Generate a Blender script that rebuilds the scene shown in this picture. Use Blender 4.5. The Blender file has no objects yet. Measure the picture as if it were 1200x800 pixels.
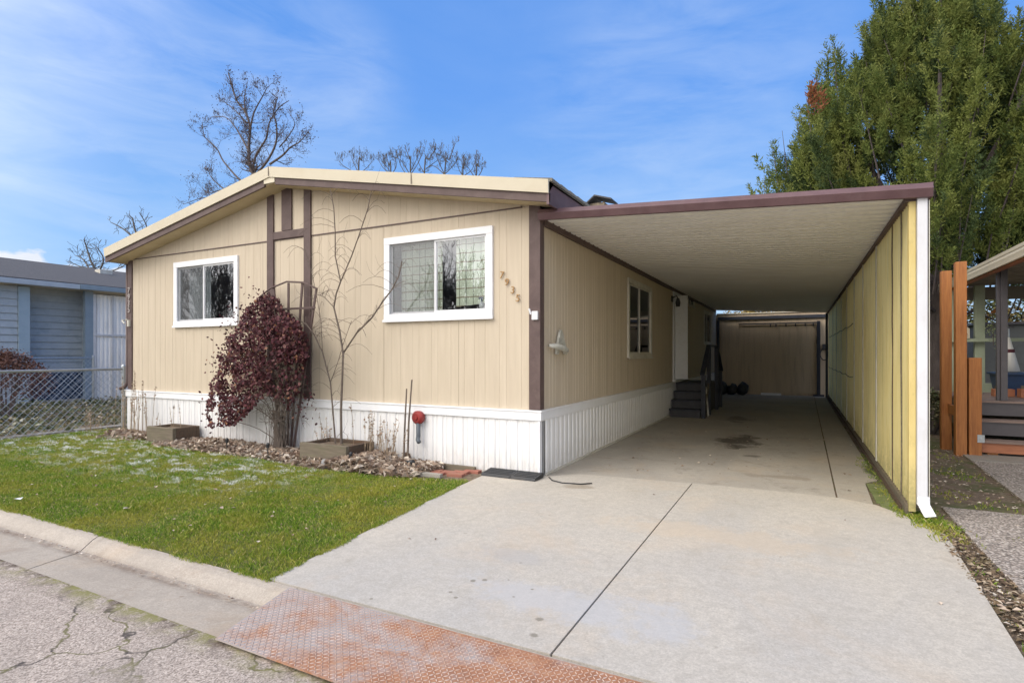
import bpy, math, random
from math import radians as rad, sin, cos, pi
from mathutils import Vector, Matrix, noise
random.seed(7)
S = bpy.context.scene
COL = S.collection
V = Vector

# ------------------------------------------------------------------ survey
FOC, HOR, CAMZ = 653.0, 415.0, 1.45
YAW = math.atan(336 / 653)
def ray(x, y):
    dx = x - 600
    return (-sin(YAW) * FOC + cos(YAW) * dx, cos(YAW) * FOC + sin(YAW) * dx, HOR - y)
def at(x, y, Y):
    r = ray(x, y); s = Y / r[1]
    return V((r[0] * s, Y, CAMZ + r[2] * s))

# ------------------------------------------------------------------ mesh builder
class MB:
    def __init__(s): s.v = []; s.f = []; s.m = []
    def face(s, pts, mi=0):
        n = len(s.v); s.v.extend([tuple(p) for p in pts]); s.f.append(tuple(range(n, n + len(pts)))); s.m.append(mi)
    def quad(s, a, b, c, d, mi=0): s.face((a, b, c, d), mi)
    def hexa(s, p, mi=0):      # p: 8 points, bottom 4 then top 4
        n = len(s.v); s.v.extend([tuple(q) for q in p])
        for f in ((3, 2, 1, 0), (4, 5, 6, 7), (0, 1, 5, 4), (1, 2, 6, 5), (2, 3, 7, 6), (3, 0, 4, 7)):
            s.f.append(tuple(n + i for i in f)); s.m.append(mi)
    def box(s, x0, x1, y0, y1, z0, z1, mi=0):
        s.hexa([(x0, y0, z0), (x1, y0, z0), (x1, y1, z0), (x0, y1, z0), (x0, y0, z1), (x1, y0, z1), (x1, y1, z1), (x0, y1, z1)], mi)
    def beam(s, a, b, w, h, up=(0, 0, 1), mi=0):
        a = V(a); b = V(b); d = (b - a).normalized(); u = V(up)
        if abs(d.dot(u)) > .98: u = V((0, 1, 0))
        r = d.cross(u).normalized(); u = r.cross(d).normalized()
        r *= w / 2; u *= h / 2
        s.hexa([a - r - u, b - r - u, b + r - u, a + r - u, a - r + u, b - r + u, b + r + u, a + r + u], mi)
    def tube(s, pts, rs, n=6, mi=0, cap=True):
        pts = [V(p) for p in pts]
        if not isinstance(rs, (list, tuple)): rs = [rs] * len(pts)
        base = len(s.v); pr = None
        for i, p in enumerate(pts):
            d = (pts[min(i + 1, len(pts) - 1)] - pts[max(i - 1, 0)])
            if d.length < 1e-9: d = V((0, 0, 1))
            d.normalize()
            if pr is None:
                a = V((1, 0, 0)) if abs(d.x) < .8 else V((0, 1, 0))
                pr = d.cross(a).normalized()
            else:
                pr = (pr - d * pr.dot(d))
                if pr.length < 1e-6: pr = d.orthogonal()
                pr.normalize()
            q = d.cross(pr)
            for k in range(n):
                t = 2 * pi * k / n
                s.v.append(tuple(p + (pr * cos(t) + q * sin(t)) * rs[i]))
        for i in range(len(pts) - 1):
            for k in range(n):
                k2 = (k + 1) % n
                s.f.append((base + i * n + k, base + i * n + k2, base + (i + 1) * n + k2, base + (i + 1) * n + k)); s.m.append(mi)
        if cap and n > 3:
            s.f.append(tuple(base + k for k in reversed(range(n)))); s.m.append(mi)
            e = base + (len(pts) - 1) * n
            s.f.append(tuple(e + k for k in range(n))); s.m.append(mi)
    def cyl(s, c, r, z0, z1, n=20, mi=0): s.tube([(c[0], c[1], z0), (c[0], c[1], z1)], r, n, mi)
    def extrude_poly(s, poly, axis, a0, a1, mi=0):   # closed poly of 2-tuples, extruded along axis ('x': poly=(y,z); 'y': poly=(x,z); 'z': (x,y))
        def mk(p, a):
            if axis == 'x': return (a, p[0], p[1])
            if axis == 'y': return (p[0], a, p[1])
            return (p[0], p[1], a)
        n = len(s.v); k = len(poly)
        s.v.extend([mk(p, a0) for p in poly]); s.v.extend([mk(p, a1) for p in poly])
        for i in range(k):
            j = (i + 1) % k
            s.f.append((n + i, n + j, n + k + j, n + k + i)); s.m.append(mi)
        s.f.append(tuple(n + i for i in reversed(range(k)))); s.m.append(mi)
        s.f.append(tuple(n + k + i for i in range(k))); s.m.append(mi)
    def build(s, name, mats, parent=None, smooth=False, bevel=0):
        me = bpy.data.meshes.new(name); me.from_pydata(s.v, [], s.f)
        if not isinstance(mats, (list, tuple)): mats = [mats]
        for m in mats: me.materials.append(m)
        if len(mats) > 1: me.polygons.foreach_set('material_index', s.m)
        if smooth: me.polygons.foreach_set('use_smooth', [True] * len(me.polygons))
        me.update()
        o = bpy.data.objects.new(name, me); COL.objects.link(o)
        if bevel:
            b = o.modifiers.new('bevel', 'BEVEL'); b.width = bevel; b.segments = 2; b.limit_method = 'ANGLE'
        if parent is not None:
            o.parent = parent
            o.matrix_parent_inverse = Matrix.Translation(-parent.location) if parent.type == 'EMPTY' else Matrix.Identity(4)
        return o

def tag(o, label=None, cat=None, group=None, kind=None):
    if label: o['label'] = label
    if cat: o['category'] = cat
    if group: o['group'] = group
    if kind: o['kind'] = kind
    return o
def thing(name, label, cat, loc=(0, 0, 0), group=None):
    o = bpy.data.objects.new(name, None); o.empty_display_size = .2; COL.objects.link(o); o.location = loc
    return tag(o, label, cat, group)

# ------------------------------------------------------------------ materials
def nmat(name):
    m = bpy.data.materials.new(name); m.use_nodes = True
    nt = m.node_tree; b = nt.nodes['Principled BSDF']
    return m, nt, b
def N(nt, typ, **kw):
    n = nt.nodes.new(typ)
    for k, v in kw.items():
        if k in n.inputs.keys() if hasattr(n.inputs, 'keys') else False: n.inputs[k].default_value = v
        else: setattr(n, k, v)
    return n
def L(nt, a, b): nt.links.new(a, b)
def coords(nt, scale=(1, 1, 1), kind='Object'):
    tc = nt.nodes.new('ShaderNodeTexCoord'); mp = nt.nodes.new('ShaderNodeMapping'); mp.inputs['Scale'].default_value = scale
    L(nt, tc.outputs[kind], mp.inputs['Vector']); return mp.outputs['Vector']
def noise_n(nt, vec, scale=5, detail=5, rough=.6, dist=0):
    n = nt.nodes.new('ShaderNodeTexNoise'); n.inputs['Scale'].default_value = scale; n.inputs['Detail'].default_value = detail
    n.inputs['Roughness'].default_value = rough; n.inputs['Distortion'].default_value = dist
    if vec is not None: L(nt, vec, n.inputs['Vector'])
    return n.outputs['Fac']
def ramp(nt, fac, stops):
    r = nt.nodes.new('ShaderNodeValToRGB'); el = r.color_ramp.elements
    while len(el) < len(stops): el.new(.5)
    for e, (p, c) in zip(el, stops):
        e.position = p; e.color = (c[0], c[1], c[2], 1) if isinstance(c, (tuple, list)) else (c, c, c, 1)
    L(nt, fac, r.inputs['Fac']); return r.outputs['Color']
def mix(nt, fac, a, b, mode='MIX'):
    m = nt.nodes.new('ShaderNodeMix'); m.data_type = 'RGBA'; m.blend_type = mode
    for s, x in ((m.inputs[0], fac), (m.inputs[6], a), (m.inputs[7], b)):
        if isinstance(x, (int, float)): s.default_value = x
        elif isinstance(x, (tuple, list)): s.default_value = (*x[:3], 1)
        else: L(nt, x, s)
    return m.outputs[2]
def math_n(nt, op, a, b=None, clamp=False):
    m = nt.nodes.new('ShaderNodeMath'); m.operation = op; m.use_clamp = clamp
    for i, x in enumerate((a, b)):
        if x is None: continue
        if isinstance(x, (int, float)): m.inputs[i].default_value = x
        else: L(nt, x, m.inputs[i])
    return m.outputs[0]
def bump(nt, b, h, strength=.3, dist=.01):
    n = nt.nodes.new('ShaderNodeBump'); n.inputs['Strength'].default_value = strength; n.inputs['Distance'].default_value = dist
    L(nt, h, n.inputs['Height']); L(nt, n.outputs['Normal'], b.inputs['Normal'])

def M(name, c1, c2=None, rough=.7, scale=4, stretch=(1, 1, 1), grime=None, gs=1.2, gamt=.5, bs=.15, bscale=80, bd=.004, metal=0, spec=.4):
    """two noise-mixed tones, optional grime patches and a fine bump"""
    m, nt, b = nmat(name); vec = coords(nt, stretch)
    c2 = c2 or tuple(x * .85 for x in c1)
    f = ramp(nt, noise_n(nt, vec, scale, 6, .65), [(.35, 0.), (.68, 1.)])
    col = mix(nt, f, c1, c2)
    if grime:
        g = ramp(nt, noise_n(nt, coords(nt, stretch), gs, 8, .7, .3), [(.5, 0.), (.72, gamt)])
        col = mix(nt, g, col, grime)
    L(nt, col, b.inputs['Base Color'])
    b.inputs['Roughness'].default_value = rough; b.inputs['Metallic'].default_value = metal; b.inputs['Specular IOR Level'].default_value = spec
    if bs: bump(nt, b, noise_n(nt, coords(nt, stretch), bscale, 4, .6), bs, bd)
    return m

siding = M('tan_siding', (.56, .48, .37), (.51, .435, .33), .75, 2.2, (7, 7, .5), (.46, .385, .295), 1.3, .4, .35, 60, .003)
siding_dim = M('tan_shed_siding', (.60, .48, .34), (.54, .43, .30), .8, 2.2, (9, 9, .6), (.2, .15, .1), .9, .4, .3, 60, .003)
cream = M('cream_metal', (.60, .545, .42), (.56, .505, .385), .5, 1.5, (1, 1, 1), (.5, .42, .28), 2, .3, .05, 40)
soffitm = M('cream_soffit', (.60, .50, .33), (.52, .42, .26), .7, 2.5, (1, 1, 1), (.4, .3, .17), 3, .4, .1, 40)
brown = M('brown_trim_paint', (.115, .078, .072), (.085, .056, .052), .6, 6, (1, 1, 1), (.2, .15, .13), 5, .3, .15, 60)
mauve = M('mauve_beam_paint', (.135, .078, .082), (.10, .055, .06), .42, 5, (1, 1, 1), (.19, .13, .13), 3, .4, .05, 60)
whitem = M('white_vinyl', (.80, .81, .83), (.76, .77, .79), .45, 3, (1, 1, 1), (.6, .58, .54), 6, .2, .04, 30)
shadew = M('aged_white_paint', (.62, .60, .53), (.5, .48, .42), .6, 4, (1, 1, 1), (.35, .31, .24), 3, .5, .05, 30)
navy = M('dark_blue_paint', (.035, .04, .055), (.025, .028, .04), .6, 6, bs=.1)
dgrey = M('charcoal_paint', (.06, .06, .065), (.04, .04, .045), .6, 6, bs=.1)
blackp = M('black_plastic', (.022, .025, .03), (.03, .032, .036), .45, 8, grime=(.08, .07, .06), gs=6, gamt=.4, bs=.1)
shingle = M('asphalt_shingle', (.115, .115, .12), (.07, .07, .078), .95, 30, (1, 1, 1), (.16, .15, .14), 14, .6, .8, 90, .02)
shingle_t = M('weathered_shingle', (.26, .235, .19), (.15, .135, .11), .95, 25, (1, 1, 1), (.11, .13, .07), 5, .5, .8, 90, .02)
bluesid = M('blue_siding', (.42, .465, .49), (.38, .42, .45), .65, 4, (1, 1, 1), (.13, .19, .24), 3, .4, .1, 40)
bluedark = M('slate_blue_paint', (.24, .30, .35), (.20, .26, .31), .6, 4, bs=.1)
galv = M('galvanised_steel', (.45, .48, .5), (.33, .36, .38), .4, 20, metal=.7, bs=.05)
orangew = M('orange_stained_wood', (.42, .17, .05), (.30, .11, .032), .6, 3, (12, 12, .8), (.14, .04, .015), 2.2, .55, .3, 60, .004)
redwood = M('red_cedar', (.42, .17, .09), (.33, .13, .07), .65, 3, (1, 12, 12), bs=.3)
deckb = M('brown_deck_boards', (.27, .20, .17), (.21, .155, .135), .75, 3, (1, 12, 12), (.2, .16, .14), 3, .4, .3, 60)
greenp = M('sage_green_paint', (.34, .385, .28), (.29, .33, .235), .65, 4, bs=.1)
bronze = M('bronze_post_paint', (.075, .07, .078), (.095, .088, .095), .4, 5, bs=.05)
timber = M('weathered_timber', (.20, .165, .12), (.12, .10, .075), .85, 3, (1, 10, 10), (.10, .12, .05), 4, .6, .6, 50, .008)
timber2 = M('dark_weathered_timber', (.12, .085, .06), (.075, .055, .04), .85, 3, (1, 10, 10), (.2, .09, .04), 4, .6, .6, 50, .008)
bark = M('grey_bark', (.13, .115, .10), (.07, .06, .052), .9, 5, (4, 4, 1), bs=.6, bscale=40, bd=.02)
barkd = M('dark_bark', (.14, .115, .11), (.08, .065, .062), .9, 5, (4, 4, 1), bs=.6, bscale=40, bd=.02)
twigm = M('twig_bark', (.17, .135, .11), (.10, .08, .066), .85, 9, bs=.2)
strawm = M('dried_straw', (.36, .28, .19), (.2, .145, .095), .85, 8, bs=.1)
brickm = M('red_paver', (.36, .14, .10), (.27, .12, .09), .9, 8, grime=(.2, .2, .1), gs=6, gamt=.5, bs=.5, bscale=60)
goldm = M('aged_gold', (.42, .26, .11), (.30, .17, .07), .45, 20, metal=.3, bs=.05)
silverm = M('pale_number_metal', (.55, .5, .48), (.4, .36, .34), .4, 20, metal=.3, bs=.05)
redp = M('faded_red_plastic', (.32, .035, .03), (.22, .03, .03), .5, 9, bs=.1)
greyp = M('grey_pvc', (.13, .15, .17), (.1, .115, .13), .5, 9, bs=.1)
ratan = M('pale_ceramic', (.58, .57, .50), (.4, .4, .35), .5, 14, grime=(.2, .2, .17), gs=12, gamt=.6, bs=.2)
bluebin = M('navy_bin_plastic', (.02, .05, .12), (.02, .04, .09), .45, 5, bs=0)
canvas = M('white_canvas', (.75, .74, .70), (.68, .67, .62), .85, 5, bs=.2)
maroonm = M('maroon_cloth', (.10, .02, .03), (.08, .018, .025), .8, 5, bs=.2)

def corrug_white():
    m, nt, b = nmat('white_skirting')
    col = mix(nt, ramp(nt, noise_n(nt, coords(nt, (4, 4, .7)), 3, 6), [(.35, 0.), (.7, 1.)]), (.80, .80, .80), (.72, .72, .72))
    sep = nt.nodes.new('ShaderNodeSeparateXYZ'); tc = nt.nodes.new('ShaderNodeTexCoord'); L(nt, tc.outputs['Object'], sep.inputs[0])
    low = nt.nodes.new('ShaderNodeMapRange'); low.inputs['From Min'].default_value = 0; low.inputs['From Max'].default_value = .32
    low.inputs['To Min'].default_value = .8; low.inputs['To Max'].default_value = 0
    L(nt, sep.outputs['Z'], low.inputs['Value'])
    g = ramp(nt, noise_n(nt, coords(nt, (3, 3, 1)), 7, 8, .75), [(.35, 0.), (.8, 1.)])
    col = mix(nt, math_n(nt, 'MULTIPLY', low.outputs[0], g, True), col, (.36, .31, .24))
    L(nt, col, b.inputs['Base Color']); b.inputs['Roughness'].default_value = .42
    bump(nt, b, noise_n(nt, coords(nt), 8, 3), .1, .01)
    return m
skirtm = corrug_white()

def concrete(name, c1, c2, patch, stain, pamt=.6, samt=.7, moss=None):
    m, nt, b = nmat(name); vec = coords(nt)
    fine = noise_n(nt, coords(nt), 90, 6, .75)
    col = mix(nt, ramp(nt, noise_n(nt, coords(nt), 1.0, 6, .55, .2), [(.38, 0.), (.62, 1.)]), c1, c2)
    col = mix(nt, ramp(nt, noise_n(nt, coords(nt, (1, .5, 1)), .75, 5, .6, .8), [(.48, 0.), (.68, pamt)]), col, patch)
    # sweeping broom marks
    br = noise_n(nt, coords(nt, (1, 26, 1)), 6, 4, .6, .2)
    col = mix(nt, ramp(nt, br, [(.4, 0.), (.75, .16)]), col, tuple(x * .75 for x in c1))
    # sparse spots
    vo = nt.nodes.new('ShaderNodeTexVoronoi'); vo.inputs['Scale'].default_value = 7; L(nt, vec, vo.inputs['Vector'])
    spot = ramp(nt, vo.outputs['Distance'], [(.0, 1.), (.07, .9), (.13, 0.)])
    gate = ramp(nt, noise_n(nt, coords(nt), 1.3, 3), [(.42, 0.), (.54, 1.)])
    g2 = ramp(nt, noise_n(nt, coords(nt), 4.1, 1), [(.46, 0.), (.56, 1.)])
    sm = math_n(nt, 'MULTIPLY', math_n(nt, 'MULTIPLY', spot, gate), g2)
    col = mix(nt, math_n(nt, 'MULTIPLY', sm, .6), col, stain)
    st = ramp(nt, noise_n(nt, coords(nt), 2.3, 9, .8, .5), [(.54, 0.), (.72, samt)])
    col = mix(nt, st, col, stain)
    col = mix(nt, ramp(nt, fine, [(.36, .5), (.60, 0.)]), col, tuple(x * .4 for x in c1))
    mid = noise_n(nt, coords(nt), 14, 9, .78)
    col = mix(nt, ramp(nt, mid, [(.40, .45), (.56, 0.)]), col, tuple(x * .62 for x in c1))
    rustp = ramp(nt, noise_n(nt, coords(nt), .9, 7, .65, .4), [(.52, 0.), (.66, .28)])
    col = mix(nt, rustp, col, (c1[0] * .95, c1[1] * .78, c1[2] * .60))
    # hairline cracks
    v2 = nt.nodes.new('ShaderNodeTexVoronoi'); v2.feature = 'DISTANCE_TO_EDGE'; v2.inputs['Scale'].default_value = .33
    ad = nt.nodes.new('ShaderNodeVectorMath'); ad.operation = 'ADD'
    nn = nt.nodes.new('ShaderNodeTexNoise'); nn.inputs['Scale'].default_value = 1.6; nn.inputs['Detail'].default_value = 8; L(nt, vec, nn.inputs['Vector'])
    L(nt, vec, ad.inputs[0]); L(nt, nn.outputs['Color'], ad.inputs[1]); L(nt, ad.outputs[0], v2.inputs['Vector'])
    col = mix(nt, ramp(nt, v2.outputs['Distance'], [(0., .12), (.0012, 0.)]), col, (.16, .14, .12))
    L(nt, col, b.inputs['Base Color']); b.inputs['Roughness'].default_value = .85
    bump(nt, b, fine, .25, .004)
    return m
conc_new = concrete('driveway_concrete', (.585, .54, .465), (.53, .495, .44), (.47, .455, .43), (.31, .27, .21), .8, .5)
def add_patch(m, cx, cy, sx, sy, col, amt):
    nt = m.node_tree; b = nt.nodes['Principled BSDF']; src = b.inputs['Base Color'].links[0].from_socket
    tc = nt.nodes.new('ShaderNodeTexCoord'); mp_ = nt.nodes.new('ShaderNodeMapping'); mp_.vector_type = 'TEXTURE'
    mp_.inputs['Location'].default_value = (cx, cy, 0); mp_.inputs['Scale'].default_value = (sx, sy, 1); L(nt, tc.outputs['Object'], mp_.inputs['Vector'])
    ln = nt.nodes.new('ShaderNodeVectorMath'); ln.operation = 'LENGTH'; L(nt, mp_.outputs[0], ln.inputs[0])
    v = math_n(nt, 'ADD', ln.outputs['Value'], math_n(nt, 'MULTIPLY', noise_n(nt, coords(nt), 2.2, 9, .75), 1.3))
    L(nt, mix(nt, ramp(nt, v, [(.85, amt), (1.45, 0.)]), src, col), b.inputs['Base Color'])
add_patch(conc_new, -.6, 4.7, 3.0, .8, (.52, .43, .32), .5)
add_patch(conc_new, -1.2, 3.0, 2.4, .75, (.44, .445, .455), .6)
add_patch(conc_new, .2, 4.9, .35, 1.6, (.40, .37, .32), .35)
add_patch(conc_new, -1.7, 4.9, .35, 1.7, (.42, .39, .34), .3)
for (px_, py_, r_) in ((785, 303, .05), (720, 336, .03), (735, 352, .03), (980, 416, .06), (965, 462, .06), (905, 350, .025), (960, 328, .03), (488, 356, .03), (890, 300, .02), (820, 300, .05), (925, 250, .02)):
    r_q = ray(240 + px_ * .4, 560 + py_ * .4); s_q = -CAMZ / r_q[2]
    add_patch(conc_new, r_q[0] * s_q, r_q[1] * s_q, r_ * 1.4, r_ * 1.4, (.20, .18, .14), .8)
add_patch(conc_new, -2.15, 5.75, .5, .35, (.26, .21, .15), .6)
add_patch(conc_new, -1.9, 3.6, .9, .5, (.38, .37, .36), .5)
conc_old = concrete('old_slab_concrete', (.50, .465, .41), (.42, .39, .345), (.34, .32, .29), (.13, .11, .085), .7, .8)
add_patch(conc_old, -.9, 10.0, 1.0, 2.2, (.07, .06, .045), .9)
add_patch(conc_old, -.6, 8.6, .5, .35, (.10, .09, .08), .7)
add_patch(conc_old, -1.2, 13.5, .8, 2.0, (.10, .085, .065), .6)
add_patch(conc_old, .8, 8.2, .25, 1.2, (.08, .10, .03), .9)
add_patch(conc_old, -.2, 7.3, 1.2, .4, (.22, .18, .14), .5)
def kerb_concrete():
    m = concrete('gutter_concrete', (.50, .44, .365), (.43, .375, .31), (.50, .44, .36), (.26, .19, .13), .6, .6)
    nt = m.node_tree; b = nt.nodes['Principled BSDF']; src = b.inputs['Base Color'].links[0].from_socket
    tc = nt.nodes.new('ShaderNodeTexCoord'); sp = nt.nodes.new('ShaderNodeSeparateXYZ'); L(nt, tc.outputs['Object'], sp.inputs[0])
    d = math_n(nt, 'ABSOLUTE', math_n(nt, 'SUBTRACT', sp.outputs['Y'], 2.25))
    mr = nt.nodes.new('ShaderNodeMapRange'); mr.inputs['From Min'].default_value = .07; mr.inputs['From Max'].default_value = .0
    L(nt, d, mr.inputs['Value'])
    k = math_n(nt, 'MULTIPLY', mr.outputs[0], ramp(nt, noise_n(nt, coords(nt, (1, 2, 1)), 5, 9, .8), [(.36, 0.), (.6, .85)]))
    c = mix(nt, k, src, (.15, .105, .075)); L(nt, c, b.inputs['Base Color']); return m
gutterm = kerb_concrete()
conc_kerb = concrete('kerb_concrete', (.36, .335, .30), (.31, .285, .25), (.38, .35, .30), (.20, .155, .11), .6, .7)

def asphalt_mat():
    m, nt, b = nmat('worn_asphalt'); vec = coords(nt)
    vo = nt.nodes.new('ShaderNodeTexVoronoi'); vo.inputs['Scale'].default_value = 150; L(nt, vec, vo.inputs['Vector'])
    bw = nt.nodes.new('ShaderNodeRGBToBW'); L(nt, vo.outputs['Color'], bw.inputs[0])
    col = ramp(nt, bw.outputs[0], [(.1, (.17, .14, .115)), (.4, (.34, .285, .24)), (.65, (.45, .38, .325)), (.95, (.64, .56, .48))])
    col = mix(nt, ramp(nt, noise_n(nt, coords(nt), 1.5, 7, .7), [(.45, 0.), (.7, .5)]), col, (.25, .22, .19))
    v2 = nt.nodes.new('ShaderNodeTexVoronoi'); v2.feature = 'DISTANCE_TO_EDGE'; v2.inputs['Scale'].default_value = 1.35
    ad = nt.nodes.new('ShaderNodeVectorMath'); ad.operation = 'ADD'
    nn = nt.nodes.new('ShaderNodeTexNoise'); nn.inputs['Scale'].default_value = 2.4; nn.inputs['Detail'].default_value = 8; L(nt, vec, nn.inputs['Vector'])
    L(nt, vec, ad.inputs[0]); L(nt, nn.outputs['Color'], ad.inputs[1]); L(nt, ad.outputs[0], v2.inputs['Vector'])
    gate = ramp(nt, noise_n(nt, coords(nt), .9, 3), [(.42, 0.), (.55, 1.)])
    ck = math_n(nt, 'MULTIPLY', ramp(nt, v2.outputs['Distance'], [(0., 1.), (.010, .75), (.022, 0.)]), gate)
    mossy = mix(nt, ramp(nt, noise_n(nt, coords(nt), 5, 3), [(.45, 0.), (.55, 1.)]), (.06, .05, .045), (.14, .13, .05))
    col = mix(nt, ck, col, mossy)
    # dirt and moss gathered along the gutter edge (object y near 1.9)
    tc = nt.nodes.new('ShaderNodeTexCoord'); sp = nt.nodes.new('ShaderNodeSeparateXYZ'); L(nt, tc.outputs['Object'], sp.inputs[0])
    mr = nt.nodes.new('ShaderNodeMapRange'); mr.inputs['From Min'].default_value = 1.72; mr.inputs['From Max'].default_value = 1.88
    L(nt, sp.outputs['Y'], mr.inputs['Value'])
    dm = math_n(nt, 'MULTIPLY', mr.outputs[0], ramp(nt, noise_n(nt, coords(nt), 9, 8, .8), [(.4, 0.), (.55, 1.)]))
    dirt = mix(nt, ramp(nt, noise_n(nt, coords(nt), 6, 5), [(.42, 0.), (.55, 1.)]), (.09, .065, .045), (.20, .19, .06))
    col = mix(nt, dm, col, dirt)
    L(nt, col, b.inputs['Base Color']); b.inputs['Roughness'].default_value = .9
    bump(nt, b, bw.outputs[0], .6, .006)
    return m
asphalt = asphalt_mat()

def soil_mat(name, c1, c2, c3, sc=14, c4=None):
    m, nt, b = nmat(name)
    col = ramp(nt, noise_n(nt, coords(nt), sc, 9, .8), [(.32, c1), (.5, c2), (.68, c3)])
    if c4: col = mix(nt, ramp(nt, noise_n(nt, coords(nt), 1.3, 6, .7), [(.48, 0.), (.6, .85)]), col, c4)
    L(nt, col, b.inputs['Base Color']); b.inputs['Roughness'].default_value = .95
    bump(nt, b, noise_n(nt, coords(nt), sc * 3, 6, .8), .9, .03)
    return m
soil = soil_mat('bare_soil', (.09, .065, .045), (.21, .155, .11), (.36, .29, .21), 14, (.10, .13, .035))
lawnsoil = soil_mat('turf_soil', (.07, .085, .02), (.15, .17, .035), (.26, .25, .07), 25)
def gravel_mat(name, cols, sc, d=.01):
    m, nt, b = nmat(name); vec = coords(nt)
    vo = nt.nodes.new('ShaderNodeTexVoronoi'); vo.inputs['Scale'].default_value = sc; L(nt, vec, vo.inputs['Vector'])
    bw = nt.nodes.new('ShaderNodeRGBToBW'); L(nt, vo.outputs['Color'], bw.inputs[0])
    col = ramp(nt, bw.outputs[0], cols)
    col = mix(nt, ramp(nt, vo.outputs['Distance'], [(.35, 0.), (.8, .7)]), col, (.05, .045, .04))
    L(nt, col, b.inputs['Base Color']); b.inputs['Roughness'].default_value = .9
    inv = math_n(nt, 'SUBTRACT', 1.0, vo.outputs['Distance']); bump(nt, b, inv, .8, d)
    return m
pebbled = gravel_mat('exposed_aggregate', [(.1, (.20, .165, .14)), (.4, (.36, .31, .27)), (.65, (.48, .42, .37)), (.95, (.66, .60, .54))], 60)

def grass_mat():
    m, nt, b = nmat('grass_blades')
    g = nt.nodes.new('ShaderNodeNewGeometry')
    c = ramp(nt, g.outputs['Random Per Island'], [(0., (.06, .14, .012)), (.35, (.14, .27, .02)), (.7, (.26, .38, .04)), (.9, (.46, .42, .11)), (1., (.62, .53, .30))])
    patch = ramp(nt, noise_n(nt, coords(nt), 1.6, 6, .7), [(.42, 0.), (.62, 1.)])
    c = mix(nt, math_n(nt, 'MULTIPLY', patch, .65), c, (.44, .38, .07))
    # thin frost left in the shade of the house
    sp = nt.nodes.new('ShaderNodeSeparateXYZ'); tc = nt.nodes.new('ShaderNodeTexCoord'); L(nt, tc.outputs['Object'], sp.inputs[0])
    mr = nt.nodes.new('ShaderNodeMapRange'); mr.inputs['From Min'].default_value = 3.5; mr.inputs['From Max'].default_value = 4.2
    L(nt, sp.outputs['Y'], mr.inputs['Value'])
    fx = nt.nodes.new('ShaderNodeMapRange'); fx.inputs['From Min'].default_value = -4.8; fx.inputs['From Max'].default_value = -5.6
    L(nt, sp.outputs['X'], fx.inputs['Value'])
    fn = ramp(nt, noise_n(nt, coords(nt, (1, 1.6, 1)), 3.4, 10, .8), [(.525, 0.), (.57, 1.)])
    fr = math_n(nt, 'MULTIPLY', math_n(nt, 'MULTIPLY', mr.outputs[0], fx.outputs[0]), fn)
    c = mix(nt, fr, c, (.88, .89, .88))
    L(nt, c, b.inputs['Base Color']); b.inputs['Roughness'].default_value = .6; b.inputs['Specular IOR Level'].default_value = .25
    tr = nt.nodes.new('ShaderNodeBsdfTranslucent'); L(nt, c, tr.inputs['Color'])
    ms = nt.nodes.new('ShaderNodeMixShader'); ms.inputs[0].default_value = .3
    out = nt.nodes['Material Output']; L(nt, b.outputs[0], ms.inputs[1]); L(nt, tr.outputs[0], ms.inputs[2]); L(nt, ms.outputs[0], out.inputs['Surface'])
    return m
grassm = grass_mat()
def leaf_mat(name, stops, patchc=None, pscale=1.2, transl=.25, rough=.55, plo=.5, phi=.7):
    m, nt, b = nmat(name)
    g = nt.nodes.new('ShaderNodeNewGeometry')
    c = ramp(nt, g.outputs['Random Per Island'], stops)
    if patchc: c = mix(nt, ramp(nt, noise_n(nt, coords(nt), pscale, 4, .6), [(plo, 0.), (phi, .75)]), c, patchc)
    L(nt, c, b.inputs['Base Color']); b.inputs['Roughness'].default_value = rough; b.inputs['Specular IOR Level'].default_value = .15
    tr = nt.nodes.new('ShaderNodeBsdfTranslucent'); L(nt, c, tr.inputs['Color'])
    ms = nt.nodes.new('ShaderNodeMixShader'); ms.inputs[0].default_value = transl
    out = nt.nodes['Material Output']; L(nt, b.outputs[0], ms.inputs[1]); L(nt, tr.outputs[0], ms.inputs[2]); L(nt, ms.outputs[0], out.inputs['Surface'])
    return m
junim = leaf_mat('juniper_foliage', [(0., (.06, .09, .022)), (.5, (.115, .155, .038)), (1., (.19, .225, .06))], (.25, .27, .075), 2.3, .25, .7, .46, .66)
junrust = leaf_mat('rusty_foliage', [(0., (.16, .06, .03)), (1., (.32, .13, .06))])
vinem = leaf_mat('burgundy_leaves', [(0., (.028, .009, .011)), (.45, (.07, .02, .027)), (.8, (.13, .042, .05)), (.95, (.19, .095, .08)), (1., (.28, .13, .06))], (.045, .016, .017), 3, .15, .5)
drym = leaf_mat('dry_leaves', [(0., (.18, .12, .085)), (.35, (.38, .29, .22)), (.7, (.56, .47, .38)), (1., (.72, .65, .56))], (.26, .18, .14), 2.5, .1, .8)
shrubm = leaf_mat('olive_shrub', [(0., (.05, .06, .02)), (.5, (.12, .13, .045)), (1., (.30, .29, .12))], (.34, .17, .06), 1.2, .2)
autumnm = leaf_mat('autumn_shrub', [(0., (.14, .05, .02)), (.5, (.28, .13, .045)), (1., (.38, .26, .08))], (.12, .14, .04), 1.2, .2)
covm = leaf_mat('ground_cover_leaves', [(0., (.05, .07, .03)), (.4, (.12, .15, .075)), (.75, (.24, .23, .13)), (1., (.45, .44, .36))], (.30, .19, .10), 2.0, .2, .7)
redtw = leaf_mat('reddish_bush', [(0., (.07, .03, .025)), (.5, (.15, .075, .055)), (1., (.24, .13, .10))], (.06, .035, .03), 2, .15)
pinem = leaf_mat('dark_conifer', [(0., (.03, .045, .018)), (.5, (.06, .085, .03)), (1., (.11, .13, .05))], None, 1, .15)

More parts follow.
